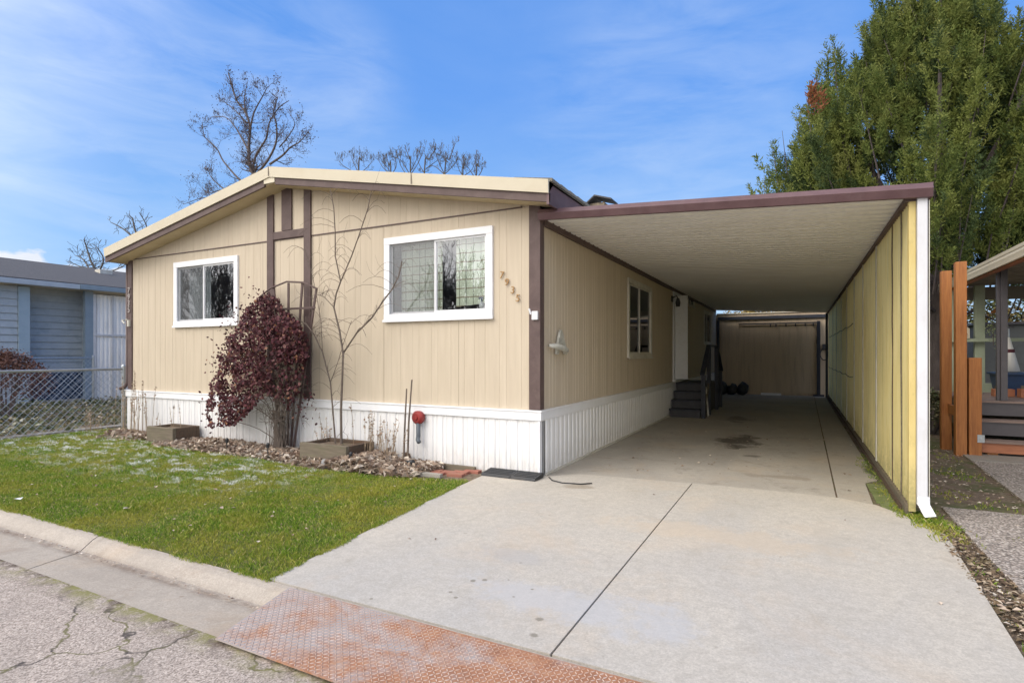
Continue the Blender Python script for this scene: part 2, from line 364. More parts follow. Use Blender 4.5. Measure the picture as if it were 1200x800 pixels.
def fibreglass():
    m, nt, b = nmat('yellow_fibreglass')
    c = mix(nt, ramp(nt, noise_n(nt, coords(nt, (1, 4, .35)), 2.2, 7, .7), [(.35, 0.), (.65, 1.)]), (.92, .79, .38), (.77, .63, .25))
    c = mix(nt, ramp(nt, noise_n(nt, coords(nt, (1, 6, .5)), 3.5, 8, .75), [(.5, 0.), (.75, .6)]), c, (.82, .74, .44))
    c = mix(nt, ramp(nt, noise_n(nt, coords(nt, (1, 9, .6)), 1.4, 8, .8), [(.52, 0.), (.70, .6)]), c, (.42, .38, .16))
    sp = nt.nodes.new('ShaderNodeSeparateXYZ'); tc = nt.nodes.new('ShaderNodeTexCoord'); L(nt, tc.outputs['Object'], sp.inputs[0])
    mr = nt.nodes.new('ShaderNodeMapRange'); mr.inputs['From Min'].default_value = .55; mr.inputs['From Max'].default_value = .1
    L(nt, sp.outputs['Z'], mr.inputs['Value'])
    c = mix(nt, math_n(nt, 'MULTIPLY', mr.outputs[0], ramp(nt, noise_n(nt, coords(nt), 6, 6, .8), [(.35, 0.), (.65, .7)])), c, (.20, .20, .08))
    L(nt, c, b.inputs['Base Color']); b.inputs['Roughness'].default_value = .55
    tr = nt.nodes.new('ShaderNodeBsdfTranslucent'); L(nt, c, tr.inputs['Color'])
    ms = nt.nodes.new('ShaderNodeMixShader'); ms.inputs[0].default_value = .35
    out = nt.nodes['Material Output']; L(nt, b.outputs[0], ms.inputs[1]); L(nt, tr.outputs[0], ms.inputs[2]); L(nt, ms.outputs[0], out.inputs['Surface'])
    return m
fibre = fibreglass()

def rust_mat():
    m, nt, b = nmat('rusty_tread_plate')
    n1 = noise_n(nt, coords(nt, (1, 1.3, 1)), 2.6, 12, .8, .3)
    sp = nt.nodes.new('ShaderNodeSeparateXYZ'); tc = nt.nodes.new('ShaderNodeTexCoord'); L(nt, tc.outputs['Object'], sp.inputs[0])
    mr = nt.nodes.new('ShaderNodeMapRange'); mr.inputs['From Min'].default_value = -2.7; mr.inputs['From Max'].default_value = -.9
    mr.inputs['To Min'].default_value = -.10; mr.inputs['To Max'].default_value = .10
    L(nt, sp.outputs['X'], mr.inputs['Value'])
    f = ramp(nt, math_n(nt, 'ADD', n1, mr.outputs[0]), [(.42, 0.), (.56, 1.)])
    steel = mix(nt, noise_n(nt, coords(nt), 12, 5), (.44, .39, .37), (.33, .285, .265))
    rst = ramp(nt, noise_n(nt, coords(nt), 7, 8, .8), [(.3, (.20, .075, .03)), (.5, (.38, .15, .055)), (.7, (.52, .28, .14))])
    c = mix(nt, math_n(nt, 'MULTIPLY', f, .85), steel, rst)
    L(nt, c, b.inputs['Base Color']); b.inputs['Roughness'].default_value = .65; b.inputs['Metallic'].default_value = .15
    bump(nt, b, noise_n(nt, coords(nt), 120, 4), .3, .002)
    return m
rustm = rust_mat()

def glass(name, refl=.32, tint=(.75, .82, .82), screen=0):
    m, nt, b = nmat(name); nt.nodes.remove(b)
    out = nt.nodes['Material Output']
    t = nt.nodes.new('ShaderNodeBsdfTransparent'); t.inputs['Color'].default_value = (*tint, 1)
    g = nt.nodes.new('ShaderNodeBsdfGlossy'); g.inputs['Roughness'].default_value = .015
    g.inputs['Color'].default_value = (.95, .97, 1, 1)
    mx = nt.nodes.new('ShaderNodeMixShader'); lw = nt.nodes.new('ShaderNodeLayerWeight'); lw.inputs['Blend'].default_value = .3
    f = math_n(nt, 'ADD', math_n(nt, 'MULTIPLY', lw.outputs['Fresnel'], .6), refl, True)
    L(nt, f, mx.inputs[0]); L(nt, t.outputs[0], mx.inputs[1]); L(nt, g.outputs[0], mx.inputs[2])
    L(nt, mx.outputs[0], out.inputs['Surface'])
    return m
glass_c = glass('clear_glass', .2, (.9, .94, .94))
glass_dim = glass('carport_glass', .12, (.4, .42, .45))
def screen_mat():
    m, nt, b = nmat('insect_screen'); out = nt.nodes['Material Output']
    b.inputs['Base Color'].default_value = (.10, .105, .11, 1); b.inputs['Roughness'].default_value = .7
    t = nt.nodes.new('ShaderNodeBsdfTransparent'); mx = nt.nodes.new('ShaderNodeMixShader')
    w = noise_n(nt, coords(nt), 180, 2); f = ramp(nt, w, [(.3, .42), (.7, .26)])
    L(nt, f, mx.inputs[0]); L(nt, t.outputs[0], mx.inputs[1]); L(nt, b.outputs[0], mx.inputs[2]); L(nt, mx.outputs[0], out.inputs['Surface'])
    return m
screenm = screen_mat()
def plaid():
    m, nt, b = nmat('plaid_curtain')
    tc = nt.nodes.new('ShaderNodeTexCoord'); sp = nt.nodes.new('ShaderNodeSeparateXYZ'); L(nt, tc.outputs['Object'], sp.inputs[0])
    def stripes(sock, pitch, w):
        fr = math_n(nt, 'FRACT', math_n(nt, 'DIVIDE', sock, pitch)); return math_n(nt, 'LESS_THAN', fr, w)
    base = mix(nt, noise_n(nt, coords(nt), 3, 4), (.80, .84, .68), (.70, .76, .60))
    base = mix(nt, math_n(nt, 'MULTIPLY', stripes(sp.outputs['X'], .11, .12), .8), base, (.16, .19, .12))
    base = mix(nt, math_n(nt, 'MULTIPLY', stripes(sp.outputs['Z'], .115, .13), .8), base, (.26, .18, .09))
    L(nt, base, b.inputs['Base Color']); b.inputs['Roughness'].default_value = .9
    return m
plaidm = plaid()
laceym = M('pale_lace_curtain', (.55, .58, .6), (.4, .42, .45), .9, 12, (1, 1, 1), (.2, .22, .25), 9, .6, .2)
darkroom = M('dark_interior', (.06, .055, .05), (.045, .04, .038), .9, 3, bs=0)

# ------------------------------------------------------------------ world and light
SUN_EL, SUN_AZ = 43, 214          # azimuth clockwise from +Y
w = bpy.data.worlds.new('World'); S.world = w; w.use_nodes = True
nt = w.node_tree; bg = nt.nodes['Background']
sky = nt.nodes.new('ShaderNodeTexSky'); sky.sky_type = 'NISHITA'; sky.sun_disc = False
sky.sun_elevation = rad(SUN_EL); sky.sun_rotation = rad(SUN_AZ); sky.air_density = 1.0; sky.dust_density = .6; sky.ozone_density = 1.3
tc = nt.nodes.new('ShaderNodeTexCoord')
vn = nt.nodes.new('ShaderNodeVectorMath'); vn.operation = 'NORMALIZE'; L(nt, tc.outputs['Generated'], vn.inputs[0])
D = vn.outputs[0]
spz = nt.nodes.new('ShaderNodeSeparateXYZ'); L(nt, D, spz.inputs[0])
# even out the sky: mix the physical sky with a soft blue to pale gradient
grad = ramp(nt, spz.outputs['Z'], [(0., (4.6, 5.9, 7.3)), (.15, (2.3, 4.3, 7.4)), (.42, (1.1, 2.85, 7.0)), (1., (.75, 2.0, 5.6))])
base = mix(nt, .88, mix(nt, 1., sky.outputs[0], (.85, 1.0, 1.25), 'MULTIPLY'), grad)
mp = nt.nodes.new('ShaderNodeMapping'); mp.inputs['Scale'].default_value = (1.6, 1.6, 5.5); mp.inputs['Rotation'].default_value = (rad(6), rad(-14), 0); L(nt, D, mp.inputs['Vector'])
cn = noise_n(nt, mp.outputs[0], 1.5, 9, .62, .6)
cir = ramp(nt, cn, [(.46, 0.), (.80, .55)])
def dirmask(px, py, lo, hi):
    d = V(ray(px, py)).normalized()
    dp = nt.nodes.new('ShaderNodeVectorMath'); dp.operation = 'DOT_PRODUCT'; L(nt, D, dp.inputs[0]); dp.inputs[1].default_value = d
    mr = nt.nodes.new('ShaderNodeMapRange'); mr.interpolation_type = 'SMOOTHSTEP'
    mr.inputs['From Min'].default_value = lo; mr.inputs['From Max'].default_value = hi; L(nt, dp.outputs['Value'], mr.inputs['Value']); return mr.outputs[0]
mp2 = nt.nodes.new('ShaderNodeMapping'); mp2.inputs['Scale'].default_value = (2.2, 2.2, 9); mp2.inputs['Rotation'].default_value = (0, rad(-10), 0); L(nt, D, mp2.inputs['Vector'])
wisp = ramp(nt, noise_n(nt, mp2.outputs[0], 2.2, 9, .6, .5), [(.36, 0.), (.72, 1.)])
c1 = math_n(nt, 'MULTIPLY', math_n(nt, 'MULTIPLY', dirmask(60, 90, .94, .9995), wisp), .34)
c2 = math_n(nt, 'MULTIPLY', math_n(nt, 'MULTIPLY', dirmask(800, 150, .95, .9995), wisp), .26)
c3 = math_n(nt, 'MULTIPLY', math_n(nt, 'MULTIPLY', dirmask(365, 108, .985, .9999), wisp), .30)
cc = math_n(nt, 'ADD', math_n(nt, 'ADD', math_n(nt, 'ADD', c1, c2), c3), math_n(nt, 'MULTIPLY', cir, .12), True)
skc = mix(nt, cc, base, (5.6, 6.5, 7.8))
mp3 = nt.nodes.new('ShaderNodeMapping'); mp3.inputs['Scale'].default_value = (1, 1, 1.9); L(nt, D, mp3.inputs['Vector'])
cu = noise_n(nt, mp3.outputs[0], 7.5, 9, .55)
hl = nt.nodes.new('ShaderNodeMapRange'); hl.inputs['From Min'].default_value = .02; hl.inputs['From Max'].default_value = .19
hl.inputs['To Min'].default_value = .42; hl.inputs['To Max'].default_value = -.10; L(nt, spz.outputs['Z'], hl.inputs['Value'])
cm = math_n(nt, 'MULTIPLY', ramp(nt, math_n(nt, 'ADD', cu, hl.outputs[0]), [(.56, 0.), (.62, 1.)]), dirmask(-60, 300, .90, .975))
skc = mix(nt, cm, skc, mix(nt, noise_n(nt, mp3.outputs[0], 13, 6), (4.9, 5.5, 6.6), (7.4, 7.5, 7.7)))
fill_dir = V((sin(rad(202)) * cos(rad(20)), cos(rad(202)) * cos(rad(20)), sin(rad(20))))  # bright sky glow added behind the camera as soft fill for the carport
dp = nt.nodes.new('ShaderNodeVectorMath'); dp.operation = 'DOT_PRODUCT'; L(nt, D, dp.inputs[0]); dp.inputs[1].default_value = fill_dir
mh = nt.nodes.new('ShaderNodeMapRange'); mh.interpolation_type = 'SMOOTHSTEP'; mh.inputs['From Min'].default_value = -.05; mh.inputs['From Max'].default_value = .85
L(nt, dp.outputs['Value'], mh.inputs['Value'])
hn_ = ramp(nt, noise_n(nt, mp3.outputs[0], 3.0, 7, .6), [(.3, .65), (.6, 1.)])
skc = mix(nt, math_n(nt, 'MULTIPLY', mh.outputs[0], hn_, True), skc, (19.2, 18.3, 17.4))
L(nt, skc, bg.inputs['Color']); bg.inputs['Strength'].default_value = .135

sl = bpy.data.lights.new('sun', 'SUN'); sl.energy = 1.9; sl.angle = rad(40); sl.color = (1, .92, .82)
so = bpy.data.objects.new('sun', sl); COL.objects.link(so)
sd = V((sin(rad(SUN_AZ)) * cos(rad(SUN_EL)), cos(rad(SUN_AZ)) * cos(rad(SUN_EL)), sin(rad(SUN_EL))))
so.rotation_euler = sd.to_track_quat('Z', 'Y').to_euler(); so.location = sd * 40

cam = bpy.data.cameras.new('camera'); co = bpy.data.objects.new('camera', cam); COL.objects.link(co)
co.location = (0, 0, CAMZ); co.rotation_euler = (rad(90), 0, YAW)
cam.lens = FOC / 1200 * 36; cam.sensor_width = 36; cam.shift_y = 15 / 1200; cam.clip_end = 2000; cam.clip_start = .05
S.camera = co
S.view_settings.view_transform = 'Standard'; S.view_settings.look = 'None'; S.view_settings.exposure = 0

# ------------------------------------------------------------------ ground, street, kerb, driveway
def sheet(name, pts, z, mat_, parent=None, kind='structure'):
    b = MB(); b.face([(p[0], p[1], z) for p in pts]); o = b.build(name, mat_, parent)
    if kind: o['kind'] = kind
    return o
sheet('ground', [(-900, -900), (900, -900), (900, 900), (-900, 900)], -.12, soil)
sheet('street', [(-90, -6), (90, -6), (90, 1.89), (-90, 1.89)], -.03, asphalt)
b = MB()   # back yard soil, with an edge down to the ground
b.box(-90, 90, 2.47, 120, -.2, -.012); o = b.build('yard', soil); o['kind'] = 'structure'
# rolled kerb with gutter, cast in lengths
prof = [(1.89, -.03), (2.0, -.038), (2.14, -.050), (2.24, -.062), (2.29, -.058), (2.34, -.035), (2.39, -.012), (2.43, -.002), (2.465, .0)]
joints = [-60, -30, -17.2, -14.1, -11.0, -8.0, -4.98, -2.76, .3, 3.4, 6.5, 9.6, 30, 60]
b = MB()
for j0, j1 in zip(joints, joints[1:]):
    x0, x1 = j0 + .006, j1 - .006
    sk = .22
    poly = prof + [(2.465, -.3), (1.89, -.3)]
    n = len(b.v); k = len(poly)
    for X in (x0, x1):
        for (y, z) in poly: b.v.append((X + (2.465 - y) * (.45 if X > -6 and X < -4 else .12), y, z))
    for i in range(k):
        jn = (i + 1) % k; b.f.append((n + i, n + jn, n + k + jn, n + k + i)); b.m.append(0)
    b.f.append(tuple(n + i for i in range(k))); b.m.append(0); b.f.append(tuple(n + k + i for i in reversed(range(k)))); b.m.append(0)
o = b.build('kerb', gutterm); o['kind'] = 'structure'
# driveway: two new pours with a joint, then the old slab under the carport
b = MB()
fr = [(-3.03, 2.475), (-1.068, 2.475), (-1.068, 6.48), (-2.35, 6.36), (-2.62, 6.1), (-2.76, 5.98), (-3.36, 5.82), (-3.30, 5.0)]
b.extrude_poly(fr, 'z', -.14, .006)
fr2 = [(-1.056, 2.475), (.90, 2.475), (.96, 3.6), (1.05, 5.55), (.86, 6.02), (.66, 6.36), (.34, 6.50), (-.3, 6.52), (-1.056, 6.48)]
b.extrude_poly(fr2, 'z', -.14, .006)
o = b.build('driveway', conc_new); o['kind'] = 'structure'
b = MB()
b.extrude_poly([(-2.74, 6.02), (-2.62, 6.12), (-2.35, 6.37), (-1.06, 6.492), (-.3, 6.532), (.335, 6.512), (.47, 22.4), (-2.74, 22.4)], 'z', -.14, .0)
b.extrude_poly([(.352, 6.512), (.64, 6.40), (.665, 7.4), (.80, 7.6), (.80, 22.4), (.487, 22.4)], 'z', -.14, .001)
o = b.build('carport_slab', conc_old); o['kind'] = 'structure'
# green mossy pavers by the post
mossp = M('mossy_paver', (.20, .22, .10), (.12, .16, .05), .95, 8, grime=(.08, .12, .02), gs=6, gamt=.8, bs=.6)
for (x0, x1, y0, y1) in ((.68, .84, 6.5, 6.95), (.675, .84, 6.97, 7.4), (.70, .88, 6.15, 6.46)):
    b = MB(); b.box(x0, x1, y0, y1, -.05, .004)
    tag(b.build('paver', mossp, bevel=.006), 'small mossy paver set in the slab edge by the yellow carport wall', 'paver', 'mossy pavers by the carport post')
# right-hand yard: aggregate path slabs
for i, (pts, lab) in enumerate((
    ([(1.20, 4.72), (2.5, 4.72), (2.5, 6.55), (1.20, 6.55)], 'pebbled path slab beside the driveway, between the nearest and the deck slab'),
    ([(1.21, 3.0), (2.5, 3.0), (2.5, 4.70), (1.21, 4.70)], 'pebbled path slab nearest the camera at the right edge'),
    ([(1.95, 6.9), (4.6, 6.9), (4.6, 9.55), (2.08, 9.55)], 'pebbled slab in front of the neighbouring deck steps'))):
    b = MB(); b.extrude_poly(pts, 'z', -.1, .012)
    tag(b.build('path_slab', pebbled, bevel=.006), lab, 'path slab', 'pebbled path slabs in the side yard')
b = MB(); b.extrude_poly([(2.08, 9.57), (4.6, 9.57), (4.6, 10.6), (2.1, 10.6)], 'z', -.1, .018)
tag(b.build('landing_slab', conc_kerb, bevel=.006), 'plain concrete pad under the neighbouring deck steps', 'concrete pad')

# lawn
lawn_poly = [(-12.05, 2.475), (-3.04, 2.475), (-3.31, 5.0), (-3.37, 5.45), (-4.6, 5.15), (-5.4, 5.12), (-6.0, 5.15), (-6.9, 5.25), (-7.9, 5.3), (-9.0, 5.25), (-9.4, 5.45), (-10.4, 5.7), (-12.05, 6.1)]
def inpoly(x, y, P):
    c = False; n = len(P)
    for i in range(n):
        x1, y1 = P[i]; x2, y2 = P[(i + 1) % n]
        if (y1 > y) != (y2 > y) and x < (x2 - x1) * (y - y1) / (y2 - y1) + x1: c = not c
    return c
b = MB(); b.extrude_poly(lawn_poly, 'z', -.05, -.002); o = b.build('lawn', lawnsoil); o['kind'] = 'structure'
def blades(b, x, y, z, n_, h, wd):
    for _ in range(n_):
        a = random.uniform(0, 2 * pi); hh = h * random.uniform(.5, 1.25); lean = random.uniform(.2, 1.0) * hh
        la = random.uniform(0, 2 * pi)
        px, py = x + random.gauss(0, .012), y + random.gauss(0, .012)
        dx, dy = cos(a) * wd, sin(a) * wd
        tx, ty = px + cos(la) * lean, py + sin(la) * lean
        n = len(b.v)
        b.v.extend([(px - dx, py - dy, z), (px + dx, py + dy, z), (px + (tx - px) * .45 + dx * .7, py + (ty - py) * .45 + dy * .7, z + hh * .65), (tx, ty, z + hh)])
        b.f.append((n, n + 1, n + 2)); b.f.append((n, n + 2, n + 3)); b.m.extend((0, 0))
b = MB(); cnt = 0
while cnt < 50000:
    x = random.uniform(-12.0, -3.0); y = 2.48 + 3.6 * random.random()
    if not inpoly(x, y, lawn_poly): continue
    if random.random() > 1.15 - (-x - 3) * .055 - (y - 2.5) * .1: continue
    cnt += 1
    nz = noise.noise(V((x * 1.7, y * 1.7, 0)))
    blades(b, x + random.gauss(0, .012), y + random.gauss(0, .012), -.002, 4, (.023 + .014 * nz) * random.choice((.7, 1, 1, 1.4)), .0016 + .0002 * math.hypot(x, y))
for _ in range(2600):
    x = random.uniform(-11.5, -3.0); k_ = noise.noise(V((x * 3, 0, 8)))
    if k_ > -.15: blades(b, x, 2.475 - random.uniform(0, .035) * (k_ + .5), .001, 3, .02, .0022)
for _ in range(1500):
    t_ = random.random(); x = -3.035 - .29 * t_; y = 2.5 + 2.6 * t_; k_ = noise.noise(V((0, y * 3, 8)))
    if k_ > -.2: blades(b, x + random.uniform(-.01, .03) * (k_ + .6), y, .004, 3, .02, .002)
tag(b.build('grass', grassm), 'short green winter lawn grass with thin frost patches by the kerb', 'grass', kind='stuff')
b = MB()    # moss and grass tufts by the carport post and gravel side
for _ in range(260):
    t = random.random(); x = random.gauss(.98, .09); y = random.gauss(5.9, .22)
    if x < .86 and y < 6.1: continue
    blades(b, x, y, -.01, 5, .05, .003)
for _ in range(420):
    y = random.uniform(5.9, 9.5); x = random.gauss(.83 - (y - 6) * .005, .05)
    if random.random() < .55 - (y - 6) * .1 + .2: blades(b, min(x, .86), y, .002, 4, .028, .003)
for _ in range(900):
    x = random.uniform(1.1, 2.6); y = random.uniform(5.5, 10.5)
    if noise.noise(V((x * 2, y * 1.2, 3))) > .05 and not (x > 1.95 and y > 6.85) : blades(b, x, y, -.012, 4, .03, .004)
for _ in range(160):
    x = random.uniform(1.0, 1.2); y = random.uniform(2.6, 5.6)
    if random.random() < .3: blades(b, x, y, -.012, 3, .03, .003)
tag(b.build('weeds', grassm), 'green weeds and moss growing around the white carport post', 'weeds', kind='stuff')

# loose leaves
def leaf(b, c, size, up=.35, mi=0, fold=.3, wr=(.3, .5)):
    a = random.uniform(0, 2 * pi); d = V((cos(a), sin(a), random.uniform(-up, up))).normalized()
    s_ = V((-sin(a), cos(a), random.uniform(-up, up))).normalized(); n_ = d.cross(s_)
    c = V(c); L1 = size; W = size * random.uniform(*wr)
    m0 = c - d * L1 * .5; m1 = c + d * L1 * .5; lift = n_ * size * fold * random.uniform(.2, 1)
    n = len(b.v)
    b.v.extend([tuple(m0), tuple(c + s_ * W + lift), tuple(m1), tuple(c - s_ * W + lift * .8)])
    b.f.append((n, n + 1, n + 2)); b.f.append((n, n + 2, n + 3)); b.m.extend((mi, mi))
b = MB()
for _ in range(2600):    # gravel / leaf strip right of the driveway
    y = random.uniform(2.4, 6.0); x = random.uniform(.98, 1.24)
    leaf(b, (x, y, -.004 + random.uniform(0, .012)), random.choice((.012, .016, .02, .03, .045)), .3)
stripm = leaf_mat('brown_leaf_debris', [(0., (.08, .055, .04)), (.4, (.19, .135, .09)), (.75, (.32, .24, .16)), (.93, (.44, .37, .28)), (1., (.60, .55, .48))], (.13, .11, .05), 2.5, .1, .8)
tag(b.build('leaf_debris', stripm), 'strip of brown leaf debris and chips between driveway and path slabs', 'leaves', kind='stuff')
b = MB()
for _ in range(60): leaf(b, (random.uniform(1.0, 1.2), random.uniform(2.6, 4.4), .02), random.uniform(.03, .055), .3, 0, .3, (.2, .32))
for _ in range(900):
    y = random.uniform(5.8, 11); x = random.uniform(1.02, 2.3)
    leaf(b, (x, y, .0 + random.uniform(0, .01)), random.uniform(.012, .04))
for _ in range(170):     # scattered on slab and drive
    x = random.uniform(-2.3, .8); y = random.uniform(6.8, 12)
    if random.random() < .5: leaf(b, (x, y, .008), random.uniform(.02, .05))
for _ in range(9):
    leaf(b, (random.uniform(-2.8, .8), random.uniform(3, 6), .012), random.uniform(.012, .03))
for _ in range(130):    # on the lawn
    x = random.uniform(-9, -3.2); y = random.uniform(2.6, 5.2)
    leaf(b, (x, y, .035), random.uniform(.015, .045))
for _ in range(260):     # in the gutter
    x = random.uniform(-6, -2.7); leaf(b, (x, random.choice((random.gauss(2.25, .015), random.gauss(1.88, .03))), -.045), random.uniform(.008, .025))
tag(b.build('leaf_litter', drym), 'brown fallen leaves scattered over lawn, gutter and gravel strip', 'leaves', kind='stuff')
b = MB()
random.seed(4)
for _ in range(15000):    # dead perennial heap along the skirting
    x = random.uniform(-11.0, -4.0)
    if -9.75 < x < -9.3 and random.random() < .8: continue
    k = noise.noise(V((x * 1.3, 0, 5))) * .5 + .5
    y = 5.98 - abs(random.gauss(0, .28)) * (1.1 if x > -9.2 else .8)
    if y < 5.2: continue
    h = .13 * k * max(0, 1 - abs(y - 5.62) / .45)
    leaf(b, (x, y, random.uniform(0, .02 + h)), random.uniform(.03, .12), .7, 0, .5, random.choice(((.08, .2), (.08, .15), (.25, .4))))
for _ in range(4500):
    x = random.gauss(-4.9, .42); y = random.gauss(5.52, .15)
    if y > 5.98 or y < 5.15 or x > -4.05: continue
    leaf(b, (x, y, random.uniform(.0, .16) * max(0, 1 - abs(x + 4.9) / 1.0)), random.uniform(.05, .15), .8, 0, .5, random.choice(((.06, .2), (.06, .15), (.2, .35))))
tag(b.build('dead_leaf_bed', drym), 'heap of withered pale perennial leaves along the white skirting', 'dead leaves', kind='stuff')

# steel plate across the gutter
t = thing('tread_plate', 'rusty steel tread plate bridging the gutter before the driveway', 'steel plate', (-1, 2.1, 0))
b = MB()
x0, x1, y0, y1 = -2.80, .95, 1.845, 2.435
zf = lambda y: -.004 + (y - y0) / (y1 - y0) * .016
b.hexa([(x0 + .14, y0, zf(y0) - .008), (x1, y0, zf(y0) - .008), (x1, y1, zf(y1) - .008), (x0, y1, zf(y1) - .008), (x0 + .14, y0, zf(y0)), (x1, y0, zf(y0)), (x1, y1, zf(y1)), (x0, y1, zf(y1))])
p = .0215
ny = int((y1 - y0) / p); nx = int((x1 - x0) / p)
for i in range(nx):
    for j in range(ny):
        x = x0 + .012 + i * p; y = y0 + .012 + j * p
        if x < x0 + .01 + (y1 - y) / (y1 - y0) * .14: continue
        a = pi / 4 if (i + j) % 2 else -pi / 4
        d = V((cos(a), sin(a), 0)) * .0125; s_ = V((-sin(a), cos(a), 0)) * .0034; c = V((x, y, zf(y) + .0002)); n = len(b.v)
        u = V((0, 0, .003))
        b.v.extend([tuple(c - d), tuple(c + s_), tuple(c + d), tuple(c - s_), tuple(c + u - d * .55), tuple(c + u + d * .55)])
        b.f.extend([(n, n + 3, n + 4), (n + 3, n + 2, n + 5), (n + 3, n + 5, n + 4), (n + 2, n + 1, n + 5), (n + 1, n, n + 4), (n + 1, n + 4, n + 5)]); b.m.extend([1] * 6)
b.build('plate', [rustm, M('worn_tread', (.56, .46, .40), (.42, .24, .15), .5, 6, metal=.2, bs=.05)], t)

# ------------------------------------------------------------------ the mobile home
HX0, HX1, HY, HY2 = -11.19, -2.74, 6.03, 22.0
EZ = 3.27                                # siding top at the eaves
RX = (HX0 + HX1) / 2
SL = .185
def topz(x): return EZ + SL * ((x - HX0) if x < RX else (HX1 - x))
home = thing('mobile_home', 'tan single-storey mobile home with shallow gable, brown trim and white skirting', 'house', (RX, HY, 0))

def grooved(b, u0, u1, zb, zt, holes, place, pitch=.2, off=0., gw=.006, gd=.003, pat=(1,)):
    """vertical-groove boarding: place(u, depth, z) -> point ; holes = [(u0,u1,z0,z1)]"""
    us = [(u0, 0), (u1, 0)]
    g = u0 + off; k = 0
    while g < u1 - .03:
        if g > u0 + .03: us += [(g - gw, 0), (g - gw * .5, gd), (g + gw * .5, gd), (g + gw, 0)]
        g += pitch * pat[k % len(pat)]; k += 1
    for h in holes: us += [(h[0], None), (h[1], None)]
    us.sort(key=lambda q: q[0])
    cl = []
    for u, d in us:
        if cl and abs(cl[-1][0] - u) < 1e-4: continue
        if d is None: d = cl[-1][1] if cl else 0
        cl.append((u, d))
    for (ua, da), (ub, db) in zip(cl, cl[1:]):
        um = (ua + ub) / 2; iv = [(zb, None)]
        hs = sorted([(h[2], h[3]) for h in holes if h[0] < um < h[1]])
        z = zb; segs = []
        for h0, h1 in hs:
            segs.append((z, z, h0, h0)); z = h1
        segs.append((z, z, zt(ua), zt(ub)))
        for za, zb_, zc, zd in segs:
            b.quad(place(ua, da, za), place(ub, db, zb_), place(ub, db, zd), place(ua, da, zc))
W1 = (-9.80, -8.10, 1.93, 3.06); W2 = (-5.07, -3.36, 1.90, 3.04)
def inset(W, d): return (W[0] + d, W[1] - d, W[2] + d, W[3] - d)
SEAM = 3.215
b = MB()
holes = [inset(W1, .03), inset(W2, .03)]
grooved(b, HX0, HX1, .76, lambda x: SEAM, holes, lambda u, d, z: (u, HY + d, z), .203, .1, pat=(1, .5, 1, 1, .75, .75, 1, .5))
grooved(b, HX0 + .24, HX1 - .24, SEAM + .008, lambda x: max(topz(x), SEAM + .008), [], lambda u, d, z: (u, HY + d - .006, z), .203, .06, pat=(1, 1, .5, 1))
b.box(HX0, HX1, HY + .01, HY + .03, SEAM - .02, SEAM + .03)
b.build('wall', siding, home)
jm_ = M('aged_joint_paint', (.33, .27, .2), (.28, .23, .17), .8, 5, bs=0)
for xs in [HX0 + 1.22 * k for k in (2, 3, 4, 5, 6)]:
    zj = [(.79, 1.87), (3.07, SEAM - .01)] if -5.07 < xs < -3.36 or -9.8 < xs < -8.1 else [(.79, SEAM - .01)]
    for (za, zb_) in zj:
        b = MB(); b.quad((xs - .003, HY - .0012, za), (xs + .003, HY - .0012, za), (xs + .003, HY - .0012, zb_), (xs - .003, HY - .0012, zb_)); b.build('panel_joint', jm_, home)
# sill-less flashing line between the two rows of boarding
b = MB(); b.box(HX0 + .05, HX1 - .22, HY - .012, HY - .0065, SEAM - .004, SEAM + .012); b.build('flashing', brown, home)
# right side wall
SW1 = (9.85, 11.65, 1.38, 2.83); DR = (14.0, 15.15, .84, 2.93); SW2 = (15.95, 17.0, 2.80, 3.12); SW3 = (18.9, 20.5, 1.78, 2.88)
b = MB()
SIDETOP = 3.13
grooved(b, HY, HY2, .76, lambda y: SIDETOP, [inset(SW1, .03), DR, inset(SW2, .02), inset(SW3, .03)], lambda u, d, z: (HX1 - d, u, z), .203, .1, pat=(1, .5, .5, 1, .5, .5))
b.build('wall', siding, home)
b = MB()   # far and left walls, floor, plus an inner lining
b.quad((HX0, HY, 0), (HX0, HY2, 0), (HX0, HY2, 3.3), (HX0, HY, 3.3))
b.face([(HX0, HY2, 0), (HX1, HY2, 0), (HX1, HY2, 3.27), (RX, HY2, topz(RX)), (HX0, HY2, 3.27)])
b.build('wall', siding, home)
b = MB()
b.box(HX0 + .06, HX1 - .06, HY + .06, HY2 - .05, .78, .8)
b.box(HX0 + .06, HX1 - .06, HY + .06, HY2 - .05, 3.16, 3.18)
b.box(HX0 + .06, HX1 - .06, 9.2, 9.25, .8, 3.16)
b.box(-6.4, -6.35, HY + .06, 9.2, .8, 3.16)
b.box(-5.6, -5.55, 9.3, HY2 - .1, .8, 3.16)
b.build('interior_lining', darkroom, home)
# skirting
def skirt(u0, u1, place, b, pitch=.155):
    pr = []; u = u0
    while u < u1:
        pr += [(u, 0), (u + .012, .012), (u + .03, .012), (u + .042, 0), (u + .066, 0), (u + .072, .006), (u + .08, 0)]
        u += pitch
    pr = [q for q in pr if q[0] < u1] + [(u1, 0)]
    for (ua, da), (ub, db) in zip(pr, pr[1:]):
        b.quad(place(ua, da, -.02), place(ub, db, -.02), place(ub, db, .70), place(ua, da, .70))
b = MB(); skirt(HX0 - .05, HX1 + .028, lambda u, d, z: (u, HY - .02 + d, z), b); b.build('skirting', skirtm, home)
b = MB(); skirt(HY - .018, HY2, lambda u, d, z: (HX1 + .03 - d, u, z), b, .145); b.build('skirting', skirtm, home)
b = MB()
def hband(b, z0, z1):
    o_ = .045
    b.box(HX0 - .07, HX1 + o_, HY - o_, HY - .001, z0, z1)
    b.box(HX1 + .001, HX1 + o_, HY + .0, HY2, z0, z1)
hband(b, .665, .765)
b.box(HX0 - .075, HX1 + .055, HY - .055, HY - .002, .765, .785)
b.box(HX1 + .002, HX1 + .055, HY - .002, HY2, .766, .784)
